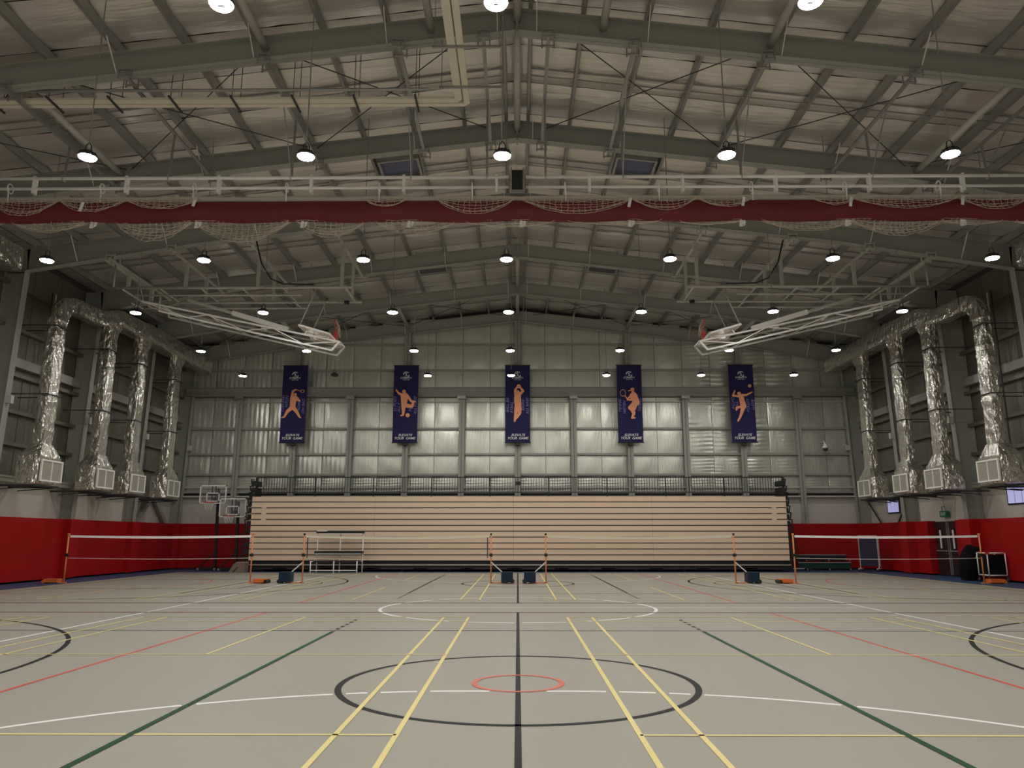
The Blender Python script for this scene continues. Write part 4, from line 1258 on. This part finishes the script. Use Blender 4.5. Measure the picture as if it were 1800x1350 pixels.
# ================================================================== RIGHT CORNER THINGS
t = thing('team_bench', 'long dark green two-tier bench against the back red pads', 'bench', None, (13.95, 36.1, 0))
MB().box(-1.2, 1.2, 0.1, 0.42, 0.60, 0.66).build('upper_seat', M_GREEN, t)
MB().box(-1.2, 1.2, 0.08, 0.1, 0.66, 0.70).build('upper_edge', M_SILVER, t)
MB().box(-1.2, 1.2, -0.4, -0.1, 0.30, 0.36).build('lower_seat', M_GREEN, t)
MB().box(-1.2, 1.2, -0.42, -0.40, 0.33, 0.37).build('lower_edge', M_SILVER, t)
MB().box(-1.2, 1.2, -0.38, -0.34, 0.08, 0.30).build('lower_panel', M_GREEN, t)
MB().box(-1.2, 1.2, 0.12, 0.16, 0.42, 0.6).build('upper_panel', M_BLACK, t)
for x in (-0.8, 0.2, 1.15):
    MB().bar((x, -0.36, 0.0), (x, 0.35, 0.62), 0.05).bar((x, 0.35, 0.0), (x, 0.35, 0.62), 0.05).bar((x, -0.36, 0.03), (x, 0.38, 0.03), 0.05).build('leg_frame', M_BLACK, t)
    MB().box(x - 0.03, x + 0.03, -0.43, -0.40, 0.02, 0.08).box(x - 0.02, x + 0.02, -0.43, -0.40, 0.42, 0.47).build('bolt', M_SILVER, t)
t = thing('folding_table', 'folded navy table tennis table standing upright by the right corner', 'table', None, (15.35, 34.3, 0))
t.rotation_euler = (0, 0, -0.25)
MB().box(-0.36, 0.36, -0.02, 0.02, 0.24, 1.52).build('table_half', M_TT, t)
MB().box(-0.33, 0.39, 0.12, 0.16, 0.24, 1.50).build('table_half', M_TT, t)
MB().bar((-0.37, -0.03, 0.22), (-0.37, -0.03, 1.54), 0.03).build('edge_rail', M_SILVER, t)
MB().bar((0.38, -0.03, 0.22), (0.38, -0.03, 1.54), 0.04).bar((0.44, 0.08, 0.22), (0.44, 0.08, 1.50), 0.04).build('edge_rail', M_SILVER, t)
MB().bar((-0.38, -0.03, 1.54), (0.38, -0.03, 1.54), 0.03).build('edge_rail', M_SILVER, t)
for x in (-0.36, 0.38):
    MB().bar((x - 0.12, -0.25, 0.13), (x + 0.16, 0.35, 0.13), 0.04).bar((x, 0.02, 0.13), (x, 0.02, 0.3), 0.03).build('foot', M_WHITE, t)
    for q in (-0.22, 0.32):
        MB().lathe([(0.03, -0.05), (0.05, 0.0), (0.03, 0.05)], (x + q * 0.4, q, 0.055), 10).build('castor', M_BLACK, t)
t = thing('equipment_cart', 'black equipment cart with white tube frame behind the rightmost net post', 'cart', None, (16.1, 26.75, 0))
x0, x1, y0, y1, za, zb_ = -0.33, 0.27, -0.38, 0.2, 0.22, 0.95
mb = MB().box(x0 + 0.03, x1 - 0.03, y0 + 0.03, y1 - 0.03, za + 0.03, zb_ - 0.06)
mb.build('fabric_body', M_BAG, t)
for (xx, yy) in ((x0, y0), (x1, y0), (x0, y1), (x1, y1)):
    MB().tube([(xx, yy, za), (xx, yy, zb_)], 0.02, 8).build('upright', M_WHITE, t, True)
    MB().lathe([(0.03, -0.06), (0.06, 0.0), (0.03, 0.06)], (xx, yy, 0.065), 10).build('castor', M_DARK, t)
    MB().tube([(xx, yy, 0.1), (xx, yy, za)], 0.015, 6).build('castor_stem', M_DARK, t)
for z in (za, zb_):
    for a, b in (((x0, y0), (x1, y0)), ((x0, y1), (x1, y1)), ((x0, y0), (x0, y1)), ((x1, y0), (x1, y1))):
        MB().tube([(*a, z), (*b, z)], 0.02, 8).build('frame_tube', M_WHITE, t, True)
MB().box(x0 - 0.05, x0 + 0.06, y0 - 0.03, y0 + 0.05, zb_ - 0.04, zb_ + 0.03).build('corner_joint', M_RIM, t)
t = thing('equipment_bag', 'bulky black equipment bag slumped between the door and the white framed cart', 'bag', None, (15.66, 27.33, 0))
P = []
for j in range(13):
    v = j / 12
    z = 0.02 + 1.2 * v
    r = 0.36 * (math.sin(PI * (0.18 + 0.80 * v)) ** 0.6)
    row = []
    for k in range(25):
        a = 2 * PI * k / 24
        rr = r * (1 + 0.08 * math.sin(3 * a + 4 * v) + 0.05 * math.sin(7 * a - 5 * v))
        row.append((rr * math.cos(a) + 0.08 * v, rr * 0.8 * math.sin(a), z))
    P.append(row)
MB().grid(P).build('sack', M_BAG, t, True)
mb = MB().lathe([(0.03, -0.06), (0.16, -0.04), (0.2, 0.03), (0.13, 0.1), (0.03, 0.12)], (0.24, -0.02, 1.05), 14)
mb.build('sack_flap', M_BAG, t, True)
MB().tube([(0.12, -0.27, 0.75), (0.22, -0.28, 0.95), (0.32, -0.2, 0.92)], 0.025, 6).build('strap', M_SILVER, t, True)
